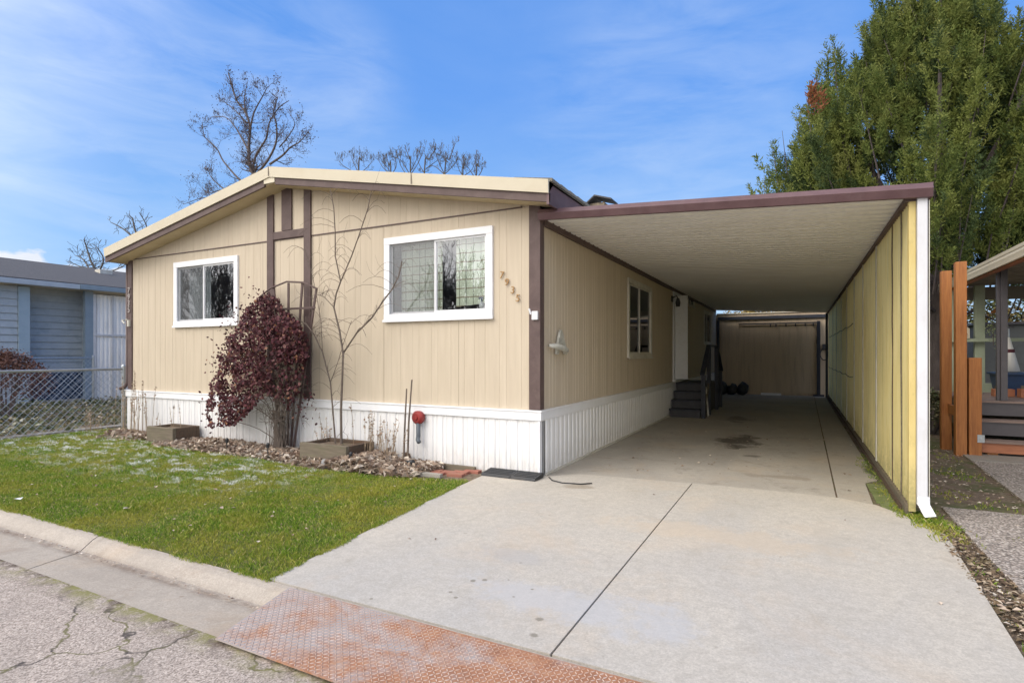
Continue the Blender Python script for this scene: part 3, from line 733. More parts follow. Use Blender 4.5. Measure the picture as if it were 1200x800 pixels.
b.box(HX1 + .003, HX1 + .03, HY - .047, HY + .1, .0, .66)
b.build('skirting_cap', whitem, home, bevel=.004)
b = MB()
b.box(HX1 + .03, HX1 + .06, HY + .1, HY2, -.01, .022)
b.build('base_rail', shadew, home)
# corner boards
b = MB(); b.box(HX1 - .125, HX1 + .022, HY - .02, HY + .10, .79, 3.245); b.build('corner_board', brown, home, bevel=.004)
b = MB(); b.box(HX0 - .03, HX0 + .10, HY - .022, HY + .08, .80, 3.2); b.build('corner_board', brown, home, bevel=.004)
# half-timber style trim
tx = [(-7.40, -7.26), (-6.60, -6.46)]
for (xa, xb) in tx:
    b = MB(); zt = min(topz(xa), topz(xb)) - .005
    b.box(xa, xb, HY - .034, HY - .008, .79, zt); b.build('trim_board', brown, home, bevel=.003)
b = MB(); b.box(-7.075, -6.86, HY - .034, HY - .008, 3.345, 4.0); b.build('trim_board', brown, home, bevel=.003)
b = MB(); b.box(-7.258, -6.602, HY - .032, HY - .008, 3.225, 3.34); b.build('trim_board', brown, home, bevel=.003)

# roof with overhang, rake, soffit
OX, RY0 = .30, 5.70
EX0, EX1 = HX0 - .17, HX1 + .27
RT = 4.22                       # top of rake at ridge
def rk(x): return RT - ((RX - x) / (RX - EX0) * .83 if x < RX else (x - RX) / (EX1 - RX) * .83)
b = MB()
for (xa, xb) in ((EX0, RX), (RX, EX1)):
    za, zb_ = rk(xa) - .012, rk(xb) - .012
    b.hexa([(xa, RY0 + .012, za - .03), (xb, RY0 + .012, zb_ - .03), (xb, HY2 + .3, zb_ - .03), (xa, HY2 + .3, za - .03), (xa, RY0 + .012, za), (xb, RY0 + .012, zb_), (xb, HY2 + .3, zb_), (xa, HY2 + .3, za)])
# shingle courses read as a stepped edge at the right eave
n_ = 60
for i in range(n_):
    ya = RY0 + .02 + i * .27
    if ya > HY2: break
    zz = rk(EX1)
    b.hexa([(EX1 - .45, ya, zz + .07), (EX1 + .03, ya, zz - .015), (EX1 + .03, ya + .262, zz - .015), (EX1 - .45, ya + .262, zz + .07),
            (EX1 - .45, ya, zz + .10), (EX1 + .03, ya, zz + .022), (EX1 + .03, ya + .262, zz + .012), (EX1 - .45, ya + .262, zz + .088)])
b.build('roof', shingle_t, home)
b = MB()   # cream metal rake cap
for (xa, xb) in ((EX0, RX), (RX, EX1)):
    h = .15
    b.hexa([(xa, RY0 - .02, rk(xa) - h), (xb, RY0 - .02, rk(xb) - h), (xb, RY0 + .0, rk(xb) - h), (xa, RY0 + .0, rk(xa) - h),
            (xa, RY0 - .03, rk(xa)), (xb, RY0 - .03, rk(xb)), (xb, RY0 + .16, rk(xb) + .012), (xa, RY0 + .16, rk(xa) + .012)])
b.build('rake_cap', cream, home)
b = MB()
for xj in (-4.35,):
    b.box(xj - .004, xj + .004, RY0 - .034, RY0 - .028, rk(xj) - .14, rk(xj))
b.build('cap_seam', brown, home)
b = MB(); b.box(RX - .004, RX + .004, RY0 - .034, RY0 - .028, RT - .14, RT)
b.build('cap_seam', brown, home)
b = MB()   # brown rake board below the cap
for (xa, xb) in ((EX0, RX - .13), (RX + .10, EX1)):
    b.hexa([(xa, RY0 + .005, rk(xa) - .245), (xb, RY0 + .005, rk(xb) - .245), (xb, RY0 + .035, rk(xb) - .245), (xa, RY0 + .035, rk(xa) - .245),
            (xa, RY0 + .005, rk(xa) - .145), (xb, RY0 + .005, rk(xb) - .145), (xb, RY0 + .035, rk(xb) - .145), (xa, RY0 + .035, rk(xa) - .145)])
b.build('rake_board', brown, home)
b = MB()
b.box(RX - .128, RX + .098, RY0 - .005, RY0 + .05, RT - .235, RT - .11); b.build('ridge_block', cream, home)
b = MB()   # soffit
for (xa, xb) in ((EX0 + .02, RX), (RX, EX1 - .01)):
    za, zb_ = rk(xa) - .235, rk(xb) - .235
    b.hexa([(xa, RY0 + .036, za), (xb, RY0 + .036, zb_), (xb, HY + .03, zb_), (xa, HY + .03, za), (xa, RY0 + .036, za + .02), (xb, RY0 + .036, zb_ + .02), (xb, HY + .03, zb_ + .02), (xa, HY + .03, za + .02)])
b.build('soffit', soffitm, home)
b = MB()   # side fascia board along the right eave, and left
b.hexa([(EX1 - .03, RY0, rk(EX1) - .27), (EX1 + .0, RY0, rk(EX1) - .27), (EX1, HY2, rk(EX1) - .27), (EX1 - .03, HY2, rk(EX1) - .27),
        (EX1 - .03, RY0, rk(EX1) - .02), (EX1 + .0, RY0, rk(EX1) - .02), (EX1, HY2, rk(EX1) - .02), (EX1 - .03, HY2, rk(EX1) - .02)])
b.build('fascia', mauve, home)
b = MB(); b.box(EX0 - .05, EX0 + .01, RY0 + .02, HY2, rk(EX0) - .23, rk(EX0) - .10)
b.build('fascia', mauve, home)
b = MB(); b.box(EX0 + .03, HX0 - .002, RY0 + .3, HY2, 3.17, 3.19); b.build('soffit', soffitm, home)
# downpipe elbow at left front corner
b = MB(); b.tube([(HX0 - .06, HY + .0, 3.15), (HX0 - .07, HY + .0, .92), (HX0 - .10, HY - .03, .84), (HX0 - .17, HY - .08, .80)], .033, 8); b.build('downpipe', brown, home, smooth=True)

# windows
def window(W, plane, mull=.5, screen_side=0, glassm=glass_c, frame=whitem, fw=.095, cheap=False, split=1):
    """plane(u, depth, z): depth>0 goes into the wall"""
    def bx(b, u0, u1, d0, d1, z0, z1):
        P = [plane(u0, d0, z0), plane(u1, d0, z0), plane(u1, d1, z0), plane(u0, d1, z0), plane(u0, d0, z1), plane(u1, d0, z1), plane(u1, d1, z1), plane(u0, d1, z1)]
        b.hexa(P)
    u0, u1, z0, z1 = W
    b = MB()
    bx(b, u0, u1, -.032, .03, z1 - fw, z1); bx(b, u0, u1, -.034, .03, z0, z0 + fw)
    bx(b, u0, u0 + fw, -.03, .028, z0 + fw, z1 - fw); bx(b, u1 - fw, u1, -.03, .028, z0 + fw, z1 - fw)
    bx(b, u0 - .012, u1 + .012, -.05, -.034, z0 - .015, z0 + .02)
    fr_ = b.build('window', frame, home, bevel=.004)
    um = u0 + (u1 - u0) * mull; s = .028
    b = MB()
    for (a, c, dd) in ((u0 + fw, um + .02, .012), (um - .02, u1 - fw, -.004)):
        bx(b, a, c, dd, dd + .025, z1 - fw - s, z1 - fw); bx(b, a, c, dd, dd + .025, z0 + fw, z0 + fw + s)
        bx(b, a, a + s, dd + .001, dd + .024, z0 + fw + s, z1 - fw - s); bx(b, c - s, c, dd + .001, dd + .024, z0 + fw + s, z1 - fw - s)
    o = b.build('sash', frame, fr_, bevel=.002)
    for (a, c, dd) in ((u0 + fw, um, .024), (um, u1 - fw, .008)):
        b = MB(); b.quad(plane(a + s, dd, z0 + fw + s), plane(c - s, dd, z0 + fw + s), plane(c - s, dd, z1 - fw - s), plane(a + s, dd, z1 - fw - s))
        b.build('pane', glassm, fr_)
    if screen_side:
        b = MB(); a, c = u0 + fw, um - .01
        b.quad(plane(a, -.006, z0 + fw), plane(c, -.006, z0 + fw), plane(c, -.006, z1 - fw), plane(a, -.006, z1 - fw))
        b.build('insect_screen', screenm, fr_)
    return fr_
front = lambda u, d, z: (u, HY + d, z)
side = lambda u, d, z: (HX1 - d, u, z)
w1 = window(W1, front, .47, 1); w1['label'] = 'smaller-looking left front window with white frame'
w2 = window(W2, front, .49, 1); w2['label'] = 'front window nearest the carport with plaid curtains'
window(SW1, side, .5, 0, glass_dim, shadew, .085)
window(SW2, side, .5, 0, glass_dim, shadew, .05)
window(SW3, side, .5, 0, glass_dim, shadew, .07)
def curtain(xa, xb, z0, z1, y, m_, par, amp=.02, per=.11, sag=.0):
    b = MB(); n_ = 60
    for i in range(n_):
        xs = [xa + (xb - xa) * k / n_ for k in (i, i + 1)]
        ys = [y + amp * sin(2 * pi * x / per) + amp * .5 * sin(x * 23) for x in xs]
        zl = [z0 + sag * (k / n_) for k in (i, i + 1)]
        b.quad((xs[0], ys[0], zl[0]), (xs[1], ys[1], zl[1]), (xs[1], ys[1], z1), (xs[0], ys[0], z1))
    return b.build('curtain', m_, par, smooth=True)
curtain(-4.92, -4.22, 2.02, 3.0, HY + .16, plaidm, w2, .012, .16)
curtain(-4.00, -3.42, 2.07, 3.0, HY + .14, plaidm, w2, .012, .16, .04)
curtain(-9.68, -9.05, 1.98, 3.0, HY + .18, laceym, w1, .015, .12)
# things on the window sill
t = thing('spray_bottle', 'small white and blue bottle standing inside the front window near the carport', 'bottle', (-3.57, HY + .08, 2.0))
b = MB(); b.tube([(-3.57, HY + .07, 2.02), (-3.57, HY + .07, 2.09), (-3.57, HY + .07, 2.115)], [.032, .032, .014], 12); b.build('bottle_body', whitem, t, True)
b = MB(); b.tube([(-3.57, HY + .07, 2.115), (-3.57, HY + .07, 2.16)], .013, 8); b.box(-3.61, -3.55, HY + .06, HY + .08, 2.15, 2.175); b.build('trigger', bluebin, t)
# door with white frame, standing open storm door
b = MB()
for (a, c, z0, z1) in ((DR[0] - .09, DR[0], .80, 3.0), (DR[1], DR[1] + .09, .80, 3.0)): b.box(HX1 - .02, HX1 + .028, a, c, z0, z1)
b.box(HX1 - .02, HX1 + .028, DR[0], DR[1], DR[3], 3.0); b.box(HX1 - .02, HX1 + .06, DR[0] - .1, DR[1] + .1, .785, .84)
dfr = b.build('door_frame', whitem, home, bevel=.003)
b = MB(); b.box(HX1 - .07, HX1 - .03, DR[0], DR[1], .84, DR[3]); d_ = b.build('door', shadew, home, bevel=.003)
b = MB(); b.tube([(HX1 - .03, DR[0] + .12, 1.85), (HX1 + .02, DR[0] + .12, 1.85)], .025, 10); b.build('handle', galv, d_)
b = MB(); b.beam((HX1 + .03, DR[0] + .02, 1.87), (HX1 + .30, DR[0] + .22, 1.87), .03, 2.06); sd_ = b.build('storm_door', whitem, home, bevel=.003)
# outlet box on corner board
b = MB(); b.box(HX1 - .075, HX1 - .0, HY - .052, HY - .021, 1.86, 1.96); b.tube([(HX1 - .11, HY - .04, 1.98), (HX1 - .085, HY - .06, 1.93), (HX1 - .10, HY - .07, 1.99)], .012, 6); b.build('outlet_box', whitem, home, bevel=.003)
# ledger and rafters ends under carport roof
b = MB(); b.box(HX1 + .003, HX1 + .045, HY + .08, 21.6, 2.99, 3.075); b.build('ledger_trim', brown, home)
# porch light
b = MB(); b.box(HX1 + .001, HX1 + .03, 13.72, 13.84, 2.72, 2.86); b.tube([(HX1 + .03, 13.78, 2.82), (HX1 + .12, 13.78, 2.86), (HX1 + .15, 13.78, 2.78)], .015, 6); b.tube([(HX1 + .15, 13.78, 2.80), (HX1 + .15, 13.78, 2.70), (HX1 + .15, 13.78, 2.60)], [.03, .06, .045], 10); b.build('porch_light', dgrey, home)

# number texts
def digits(txt, places, size, mt, parent_name, par, flip=0, zrot=0):
    hn = None
    for ch, pos in zip(txt, places):
        cu = bpy.data.curves.new('digit', 'FONT'); cu.body = ch; cu.size = size; cu.extrude = .006; cu.align_x = 'CENTER'; cu.align_y = 'CENTER'
        cu.offset = -.0006
        tmp = bpy.data.objects.new('tmp', cu); COL.objects.link(tmp)
        bpy.context.view_layer.update()
        me = bpy.data.meshes.new_from_object(tmp.evaluated_get(bpy.context.evaluated_depsgraph_get()))
        bpy.data.objects.remove(tmp)
        R = Matrix.Translation(pos) @ Matrix.Rotation(rad(90), 4, 'X') @ Matrix.Rotation(zrot, 4, 'Z')
        me.transform(R); me.materials.clear(); me.materials.append(mt)
        o = bpy.data.objects.new('digit', me); COL.objects.link(o)
        if hn is None:
            hn = bpy.data.objects.new(parent_name, None); COL.objects.link(hn); hn.empty_display_size = .1
            hn.parent = par; hn.matrix_parent_inverse = Matrix.Translation(-par.location)
            hn['label'] = 'house number ' + txt
        o.parent = hn
    return hn
digits('7935', [(-3.235, HY - .018, 2.415), (-3.165, HY - .018, 2.325), (-3.085, HY - .018, 2.225), (-3.015, HY - .018, 2.125)], .125, goldm, 'house_number', home, zrot=-.12)
digits('7935', [(HX0 + .035, HY - .034, 2.64), (HX0 + .035, HY - .034, 2.52), (HX0 + .035, HY - .034, 2.40), (HX0 + .035, HY - .034, 2.28)], .15, silverm, 'house_number', home)
b = MB()
b.tube([(HX0 - .02, HY - .03, 2.10), (HX0 - .06, HY - .10, 2.08), (HX0 + .05, HY - .12, 2.02)], .014, 6); b.box(HX0 + .02, HX0 + .07, HY - .06, HY - .023, 1.97, 2.09)
b.build('hose_bracket', shadew, home)
# vent cupola on the roof
b = MB()
cx, cy, cz = -3.05, 9.2, 0
zr = rk(cx)
b.box(cx - .13, cx + .13, cy - .12, cy + .12, zr - .05, 4.02)
v_ = b.build('roof_vent', M('mottled_vent', (.28, .23, .16), (.09, .07, .055), .8, 16, bs=.4), home)
b = MB()
b.hexa([(cx - .26, cy - .2, 3.93), (cx - .02, cy - .2, 4.12), (cx - .02, cy + .2, 4.12), (cx - .26, cy + .2, 3.93), (cx - .26, cy - .2, 3.955), (cx - .02, cy - .2, 4.145), (cx - .02, cy + .2, 4.145), (cx - .26, cy + .2, 3.955)])
b.hexa([(cx - .02, cy - .2, 4.12), (cx + .27, cy - .2, 4.03), (cx + .27, cy + .2, 4.03), (cx - .02, cy + .2, 4.12), (cx - .02, cy - .2, 4.145), (cx + .27, cy - .2, 4.055), (cx + .27, cy + .2, 4.055), (cx - .02, cy + .2, 4.145)])
b.build('cap', dgrey, v_)

# ------------------------------------------------------------------ carport
cp = thing('carport', 'long attached carport with ribbed cream ceiling and translucent yellow side wall', 'carport', (-1, 6.1, 0))
CZL, CZR, CX0, CX1, CY0, CY1 = 3.06, 2.855, HX1 - .0, .965, 6.0, 21.5
cz_ = lambda x: CZL + (CZR - CZL) * (x - CX0) / (CX1 - CX0)
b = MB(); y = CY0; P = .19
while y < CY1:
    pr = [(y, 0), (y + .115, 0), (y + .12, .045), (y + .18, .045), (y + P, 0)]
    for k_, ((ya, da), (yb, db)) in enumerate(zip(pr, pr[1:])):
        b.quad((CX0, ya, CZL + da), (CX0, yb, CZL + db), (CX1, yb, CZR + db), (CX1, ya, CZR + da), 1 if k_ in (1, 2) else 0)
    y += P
b.hexa([(CX0, CY0, CZL + .05), (CX1, CY0, CZR + .05), (CX1, CY1, CZR + .05), (CX0, CY1, CZL + .05), (CX0, CY0, CZL + .06), (CX1, CY0, CZR + .06), (CX1, CY1, CZR + .06), (CX0, CY1, CZL + .06)])
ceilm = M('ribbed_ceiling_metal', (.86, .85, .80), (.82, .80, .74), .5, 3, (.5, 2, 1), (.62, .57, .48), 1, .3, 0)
b.build('roof_panel', [ceilm, M('ribbed_ceiling_shade', (.62, .59, .52), (.56, .53, .46), .6, 3, (.5, 2, 1), (.45, .41, .34), 1, .3, 0)], cp)  # darker recess colour paints in shade so the ribs stand out
def sloped(b, poly, X0, X1, z0, z1, mi=0):
    n = len(b.v); k = len(poly)
    b.v.extend([(X0, p[0], z0 + p[1]) for p in poly]); b.v.extend([(X1, p[0], z1 + p[1]) for p in poly])
    for i in range(k):
        j = (i + 1) % k; b.f.append((n + i, n + j, n + k + j, n + k + i)); b.m.append(mi)
    b.f.append(tuple(n + i for i in reversed(range(k)))); b.m.append(mi); b.f.append(tuple(n + k + i for i in range(k))); b.m.append(mi)
b = MB(); sloped(b, [(CY0 + .0, -.04), (CY0 + .0, .085), (CY0 - .035, .085), (CY0 - .075, .03), (CY0 - .04, -.04)], HX1 + .02, CX1 + .07, CZL + .005, CZR + .0)
b.build('front_beam', mauve, cp, bevel=.003)
b = MB(); b.box(CX1 + .0, CX1 + .075, CY0 - .03, CY1, CZR - .03, CZR + .09); b.build('gutter', mauve, cp)
b = MB(); b.box(.845, .925, CY0 + .03, CY1, CZR - .045, CZR - .004); b.build('top_rail', brown, cp)
# yellow fibreglass wall : corrugated sheets, battens, base board
WX = .885
bat = [6.45, 7.02, 8.35, 10.0, 11.5, 13.2, 14.9, 16.6, 18.4, 20.2, 21.5]
edges = [6.10] + bat
for i, (ya, yb) in enumerate(zip(edges, edges[1:])):
    b = MB(); n_ = int((yb - ya) / .016); lean = 0
    for k in range(n_):
        y_a = ya + (yb - ya) * k / n_; y_b = ya + (yb - ya) * (k + 1) / n_
        f_ = lambda y: WX + .007 * sin(2 * pi * y / .11) + lean
        b.quad((f_(y_a), y_a, .11), (f_(y_b), y_b, .11), (f_(y_b), y_b, 2.835), (f_(y_a), y_a, 2.835))
    b.build('fibreglass_sheet', fibre, cp, smooth=True)
for i, y in enumerate(bat[:-1]):
    m_ = [timber, timber2, shadew, shadew, shadew, shadew, shadew, shadew, shadew, shadew][i]
    wdt = [.022, .018, .07, .06, .06, .05, .05, .05, .05, .05][i]
    b = MB()
    if i < 2:
        pts = [(WX - .012 + random.uniform(-.004, .004), y + random.uniform(-.008, .008), .10 + k * .34) for k in range(9)]; pts[-1] = (WX - .012, y, 2.83)
        b.tube(pts, wdt * .35, 5)
    else: b.box(WX - .022, WX - .011, y - wdt / 2, y + wdt / 2, .10, 2.83)
    b.build('batten', m_, cp)
b = MB(); b.box(WX - .03, WX + .02, 6.08, CY1, .012, .11); b.build('base_board', timber, cp, bevel=.004)
b = MB(); b.box(WX - .05, WX - .031, 6.25, CY1, .0, .05); b.build('kick_rail', timber2, cp)
b = MB()
for z in (1.05, 2.0): 
    pts = [(WX - .028, 11.6 + k * .45, z - .03 * abs(sin(k * .8))) for k in range(21)]
    b.tube(pts, .007, 5)
b.build('cable', dgrey, cp)
# front post trim, downspout and kick-out
b = MB(); b.box(.874, .925, 6.045, 6.115, .05, 2.83)
b.build('end_panel', fibre, cp)
b = MB(); b.box(.93, 1.005, CY0 - .0, CY0 + .085, .12, 2.85); b.build('post', M('weathered_white_post', (.66, .67, .70), (.58, .59, .62), .5, 3, (1, 1, .6), (.45, .42, .38), 5, .35, .05, 30), cp, bevel=.006)
b = MB()
b.box(1.014, 1.02, CY0 + .01, CY0 + .075, .12, 2.80)
b.build('flange', shadew, cp)
b = MB()
b.hexa([(.932, CY0 - .002, .13), (1.022, CY0 - .002, .13), (1.022, CY0 + .08, .13), (.932, CY0 + .08, .13), (.93, CY0 - .002, .2), (1.02, CY0 - .002, .2), (1.02, CY0 + .083, .2), (.93, CY0 + .083, .2)])
b.hexa([(.975, CY0 - .05, .03), (1.06, CY0 - .05, .05), (1.06, CY0 + .04, .05), (.975, CY0 + .04, .03), (.93, CY0 - .004, .135), (1.022, CY0 - .004, .135), (1.022, CY0 + .08, .135), (.93, CY0 + .08, .135)])
b.build('downspout_outlet', whitem, cp, bevel=.006)
# back posts of carport
b = MB(); b.box(.80, .87, 21.4, 21.47, 0, 2.84); b.build('post', navy, cp)

# ------------------------------------------------------------------ storage shed closing the carport
sh = thing('storage_shed', 'tan storage shed with sliding doors closing the far end of the carport', 'shed', (-1, 22, 0))
b = MB()
grooved(b, HX1 - .3, 1.35, .0, lambda x: 2.92, [], lambda u, d, z: (u, 22.0 + d, z), .203, .1, pat=(1, .5))
b.quad((1.35, 22, 0), (1.35, 25, 0), (1.35, 25, 2.8), (1.35, 22, 2.92)); b.quad((1.35, 25, 0), (HX1, 25, 0), (HX1, 25, 2.8), (1.35, 25, 2.8))
b.build('wall', siding_dim, sh)
b = MB(); b.hexa([(HX1 + .02, 21.95, 2.93), (1.4, 21.95, 2.93), (1.4, 25.1, 2.75), (HX1 + .02, 25.1, 2.75), (HX1 + .02, 21.95, 2.96), (1.4, 21.95, 2.96), (1.4, 25.1, 2.78), (HX1 + .02, 25.1, 2.78)]); b.build('roof', cream, sh)
b = MB(); b.box(HX1 + .06, 1.0, 21.93, 21.985, 2.72, 2.83); b.build('header_beam', navy, sh)
b = MB(); b.box(HX1 + .03, HX1 + .12, 21.9, 21.985, .0, 2.72); b.build('frame_post', navy, sh)
b = MB(); b.box(.56, .66, 21.86, 21.98, .0, 2.6); b.box(.44, .78, 21.8, 21.98, .0, .06); b.build('frame_post', navy, sh)
for (xa, xb) in ((-2.55, -.66), (-.64, .54)):
    b = MB(); grooved(b, xa, xb, .10, lambda x: 2.5, [], lambda u, d, z: (u, 21.95 + d, z), .203, .1, pat=(1, .5)); b.box(xa, xb, 21.965, 21.98, .1, 2.5)
    b.build('door', siding_dim, sh)
b = MB(); b.box(-1.95, .60, 21.90, 21.945, 2.52, 2.57)
for x in (-.9, -.72, -.4, -.1, .2, .45): b.box(x - .02, x + .02, 21.885, 21.945, 2.43, 2.56)
b.build('door_track', dgrey, sh)
b = MB(); b.tube([(.78 + .12 * cos(a), 21.93, 1.45 + .2 * sin(a)) for a in [k * .4 for k in range(17)]], .018, 6); b.box(.72, .92, 21.93, 21.97, 1.62, 1.8); b.build('hose_coil', dgrey, sh)
b = MB(); b.box(-1.2, -.55, 21.75, 21.83, .002, .075)
tag(b.build('white_board', whitem, bevel=.004), 'short white board lying at the foot of the shed doors', 'board')
t = thing('storage_bag', 'dark lumpy bag on the slab between the steps and the shed doors', 'bag', (-2.1, 21.3, 0))
b = MB()
for k in range(3):
    cxx = -2.45 + k * .34
    rr = [.02, .17, .2, .18, .10, .03]; zz = [0.002, .06, .2, .34, .42, .47]
    b.tube([(cxx + .02 * sin(i * 2 + k), 21.4 + .02 * cos(i * 3), zz[i] * (1 - .15 * (k == 1))) for i in range(6)], rr, 10)
b.build('bag_body', blackp, t, smooth=True)

# ------------------------------------------------------------------ entry steps with railings
st = thing('entry_steps', 'dark blue-grey wooden entry steps with handrails beside the house door', 'steps', (-2.35, 14.5, 0))
sx0, sx1 = HX1 + .06, -1.98
lev = [.19, .38, .57, .76]
for i, z in enumerate(lev):
    ya = 13.2 + i * .27; yb = ya + .27 if i < 3 else 15.5
    b = MB(); b.box(sx0, sx1, ya - .025, yb, z - .035, z); b.build('tread' if i < 3 else 'landing', navy, st, bevel=.005)
    b = MB(); b.box(sx0 + .01, sx1 - .01, ya, ya + .02, z - .19, z - .036); b.build('riser', dgrey, st)
    yb2 = 17.3 - i * .27 - .3
for i, z in enumerate(lev[:3]):
    ya = 16.3 - i * .27
    b = MB(); b.box(sx0, sx1, ya - .27, ya + .025, z - .035, z); b.build('tread', navy, st)
    b = MB(); b.box(sx0 + .01, sx1 - .01, ya - .02, ya, z - .19, z - .036); b.build('riser', dgrey, st)
b = MB(); b.box(sx1 - .0, sx1 + .03, 14.0, 15.5, .05, .75); b.box(sx1 - .06, sx1 - .002, 13.3, 14.0, .05, .19); b.build('side_panel', dgrey, st)
for (px, py, zt_) in ((sx1 + .06, 13.22, .98), (sx1 + .06, 14.06, 1.62), (sx1 + .06, 15.45, 1.62), (sx1 + .06, 16.3, .98)):
    b = MB(); b.box(px - .045, px + .045, py - .045, py + .045, 0, zt_); b.build('post', navy, st, bevel=.004)
b = MB(); b.beam((sx1 + .06, 13.05, 1.0), (sx1 + .06, 14.06, 1.66), .10, .05); b.build('handrail', navy, st)
b = MB(); b.beam((sx1 + .06, 14.06, 1.66), (sx1 + .06, 15.45, 1.66), .09, .045); b.build('handrail', navy, st)
b = MB(); b.beam((sx1 + .06, 15.45, 1.66), (sx1 + .06, 16.5, 1.0), .10, .05); b.build('handrail', navy, st)
b = MB(); b.beam((sx1 + .06, 13.3, .12), (sx1 + .065, 14.0, .72), .03, .11); b.build('stringer', timber, st)
t = thing('leaning_board', 'pale board leaning inside the railing of the dark entry steps', 'board', (-1.93, 13.6, 0))
b = MB(); b.beam((sx1 + .12, 13.5, .02), (sx1 + .02, 13.8, .66), .03, .09); b.build('board', shadew, t)

# ------------------------------------------------------------------ small things along the front
# covered mat / vent cover on the ground at the corner
t = thing('drain_cover', 'flat black plastic ramp lying on the concrete at the skirting corner', 'ramp', (-3.0, 5.9, 0))
for (xa, xb) in ((-3.37, -2.985), (-2.98, -2.66)):
    b = MB(); b.hexa([(xa, 5.74, .007), (xb, 5.74, .007), (xb, 5.985, .007), (xa, 5.985, .007), (xa, 5.75, .038), (xb, 5.75, .038), (xb, 5.98, .062), (xa, 5.98, .062)])
    for k in range(4): b.box(xa + .02, xb - .02, 5.775 + k * .05, 5.785 + k * .05, .04 + k * .005, .049 + k * .005)
    b.build('ramp_section', blackp, t, bevel=.004)
b = MB(); b.tube([(-2.60, 6.0, .014), (-2.5, 5.86, .014), (-2.35, 5.80, .014), (-2.15, 5.84, .014), (-2.05, 5.93, .014)], .007, 6)
tag(b.build('cable', blackp, smooth=True), 'short black cable lying on the driveway by the black ramp', 'cable')
# red cap with grey outlet
t = thing('fill_pipe', 'round red cap over a grey elbow pipe mounted on the white skirting', 'pipe', (-4.43, 5.9, .6))
b = MB(); b.tube([(-4.45, HY - .04, .62), (-4.45, HY - .10, .62), (-4.45, HY - .13, .62)], [.085, .09, .06], 18); b.tube([(-4.45, HY - .13, .62), (-4.45, HY - .15, .62)], .03, 12); b.build('cap', redp, t, bevel=.004)
b = MB(); b.tube([(-4.44, HY - .09, .56), (-4.44, HY - .09, .38), (-4.44, HY - .10, .33), (-4.40, HY - .13, .31)], .03, 10); b.build('elbow', greyp, t, smooth=True)
for k, (xx, zt_) in enumerate(((-4.58, 1.0), (-4.515, 1.12))):
    b = MB(); b.tube([(xx, HY - .22, 0), (xx + .005, HY - .20, zt_ * .5), (xx + .02 + k * .02, HY - .18, zt_)], [.014, .012, .009], 6)
    tag(b.build('garden_stake', twigm), ['shorter brown stake standing beside the red cap', 'taller brown stake standing beside the red cap'][k], 'stake', 'garden stakes by the red cap')
# bricks edging and red pavers
k = 0
b = MB()
random.seed(9)
for (x, y, a) in ((-4.02, 5.72, .1), (-3.80, 5.72, .05), (-3.92, 5.60, .0), (-3.66, 5.64, .15), (-4.22, 5.62, -.1), (-3.68, 5.78, .1), (-3.58, 5.90, .05)):
    t_ = MB(); cc_, ss_ = cos(a), sin(a); q = []
    for z in (-.02, .016 + random.uniform(0, .008)):
        for (u, v) in ((-.1, -.05), (.1, -.05), (.1, .05), (-.1, .05)): q.append((x + u * cc_ - v * ss_, y + u * ss_ + v * cc_, z))
    t_.hexa(q)
    tag(t_.build('brick', brickm, bevel=.005), 'worn red brick laid flat beside the dead leaf heap', 'brick', 'flat red bricks at the end of the bed')
b = MB(); b.beam((-6.0, 6.0 - .06, .015), (-3.56, 5.93, .02), .05, .07)
tag(b.build('bed_edging', timber, bevel=.004), 'weathered timber strip on the ground along the foot of the skirting', 'edging')
b = MB(); b.beam((-4.75, 5.42, .014), (-3.75, 5.47, .014), .06, .05)
tag(b.build('edging_stone', conc_kerb, bevel=.006), 'low mossy edging stone between the lawn and flat red bricks', 'edging stone')
# planter boxes
def planter(x0, x1, y0, y1, h, lab, ma, mb):
    t = thing('planter_box', lab, 'planter', ((x0 + x1) / 2, (y0 + y1) / 2, 0), 'timber planter boxes against the skirting')
    th = .06
    b = MB(); b.box(x0, x1, y0, y0 + th, 0, h); b.build('side_board', ma, t, bevel=.008)
    b = MB(); b.box(x0 + .001, x1 - .001, y1 - th, y1, 0, h * .98); b.build('side_board', mb, t, bevel=.008)
    b = MB(); b.box(x0 + .002, x0 + th, y0 + th, y1 - th, 0, h * .97); b.build('side_board', mb, t, bevel=.008)
    b = MB(); b.box(x1 - th, x1 + .002, y0 + th + .001, y1 - th - .001, 0, h * .99); b.build('side_board', mb, t, bevel=.008)
    b = MB(); b.box(x0 + th, x1 - th, y0 + th, y1 - th, 0, h * .8); b.build('soil', soil, t)
planter(-9.72, -9.0, 5.50, 5.96, .25, 'mossy timber planter box left of the burgundy vine', timber, timber2)
planter(-6.02, -5.18, 5.40, 5.94, .26, 'weathered timber planter box holding the bare sapling', timber, timber2)
b = MB()
b.tube([(-5.42, 5.28, .0), (-5.40, 5.27, .09)], [.07, .05], 9); tag(b.build('edging_rock', M('grey_rock', (.33, .33, .33), (.2, .2, .2), .9, 6, bs=.6), smooth=True), 'small grey rock leaning on the front of the sapling planter', 'rock')
for k, (x, y, lab) in enumerate(((-7.55, 5.42, 'small black garden lamp spike in the leaf bed below the vine'), (-6.62, 5.38, 'small black garden lamp spike near the vine trunk'), (-5.06, 5.36, 'small black garden lamp spike right of the sapling planter'))):
    t = thing('path_light', lab, 'garden light', (x, y, 0), 'black garden light spikes')
    b = MB(); b.tube([(x, y, 0), (x, y, .14)], .008, 6); b.build('spike', blackp, t)
    b = MB(); b.tube([(x, y, .14), (x, y, .19), (x, y, .21)], [.022, .026, .012], 10); b.build('lamp_head', blackp, t)
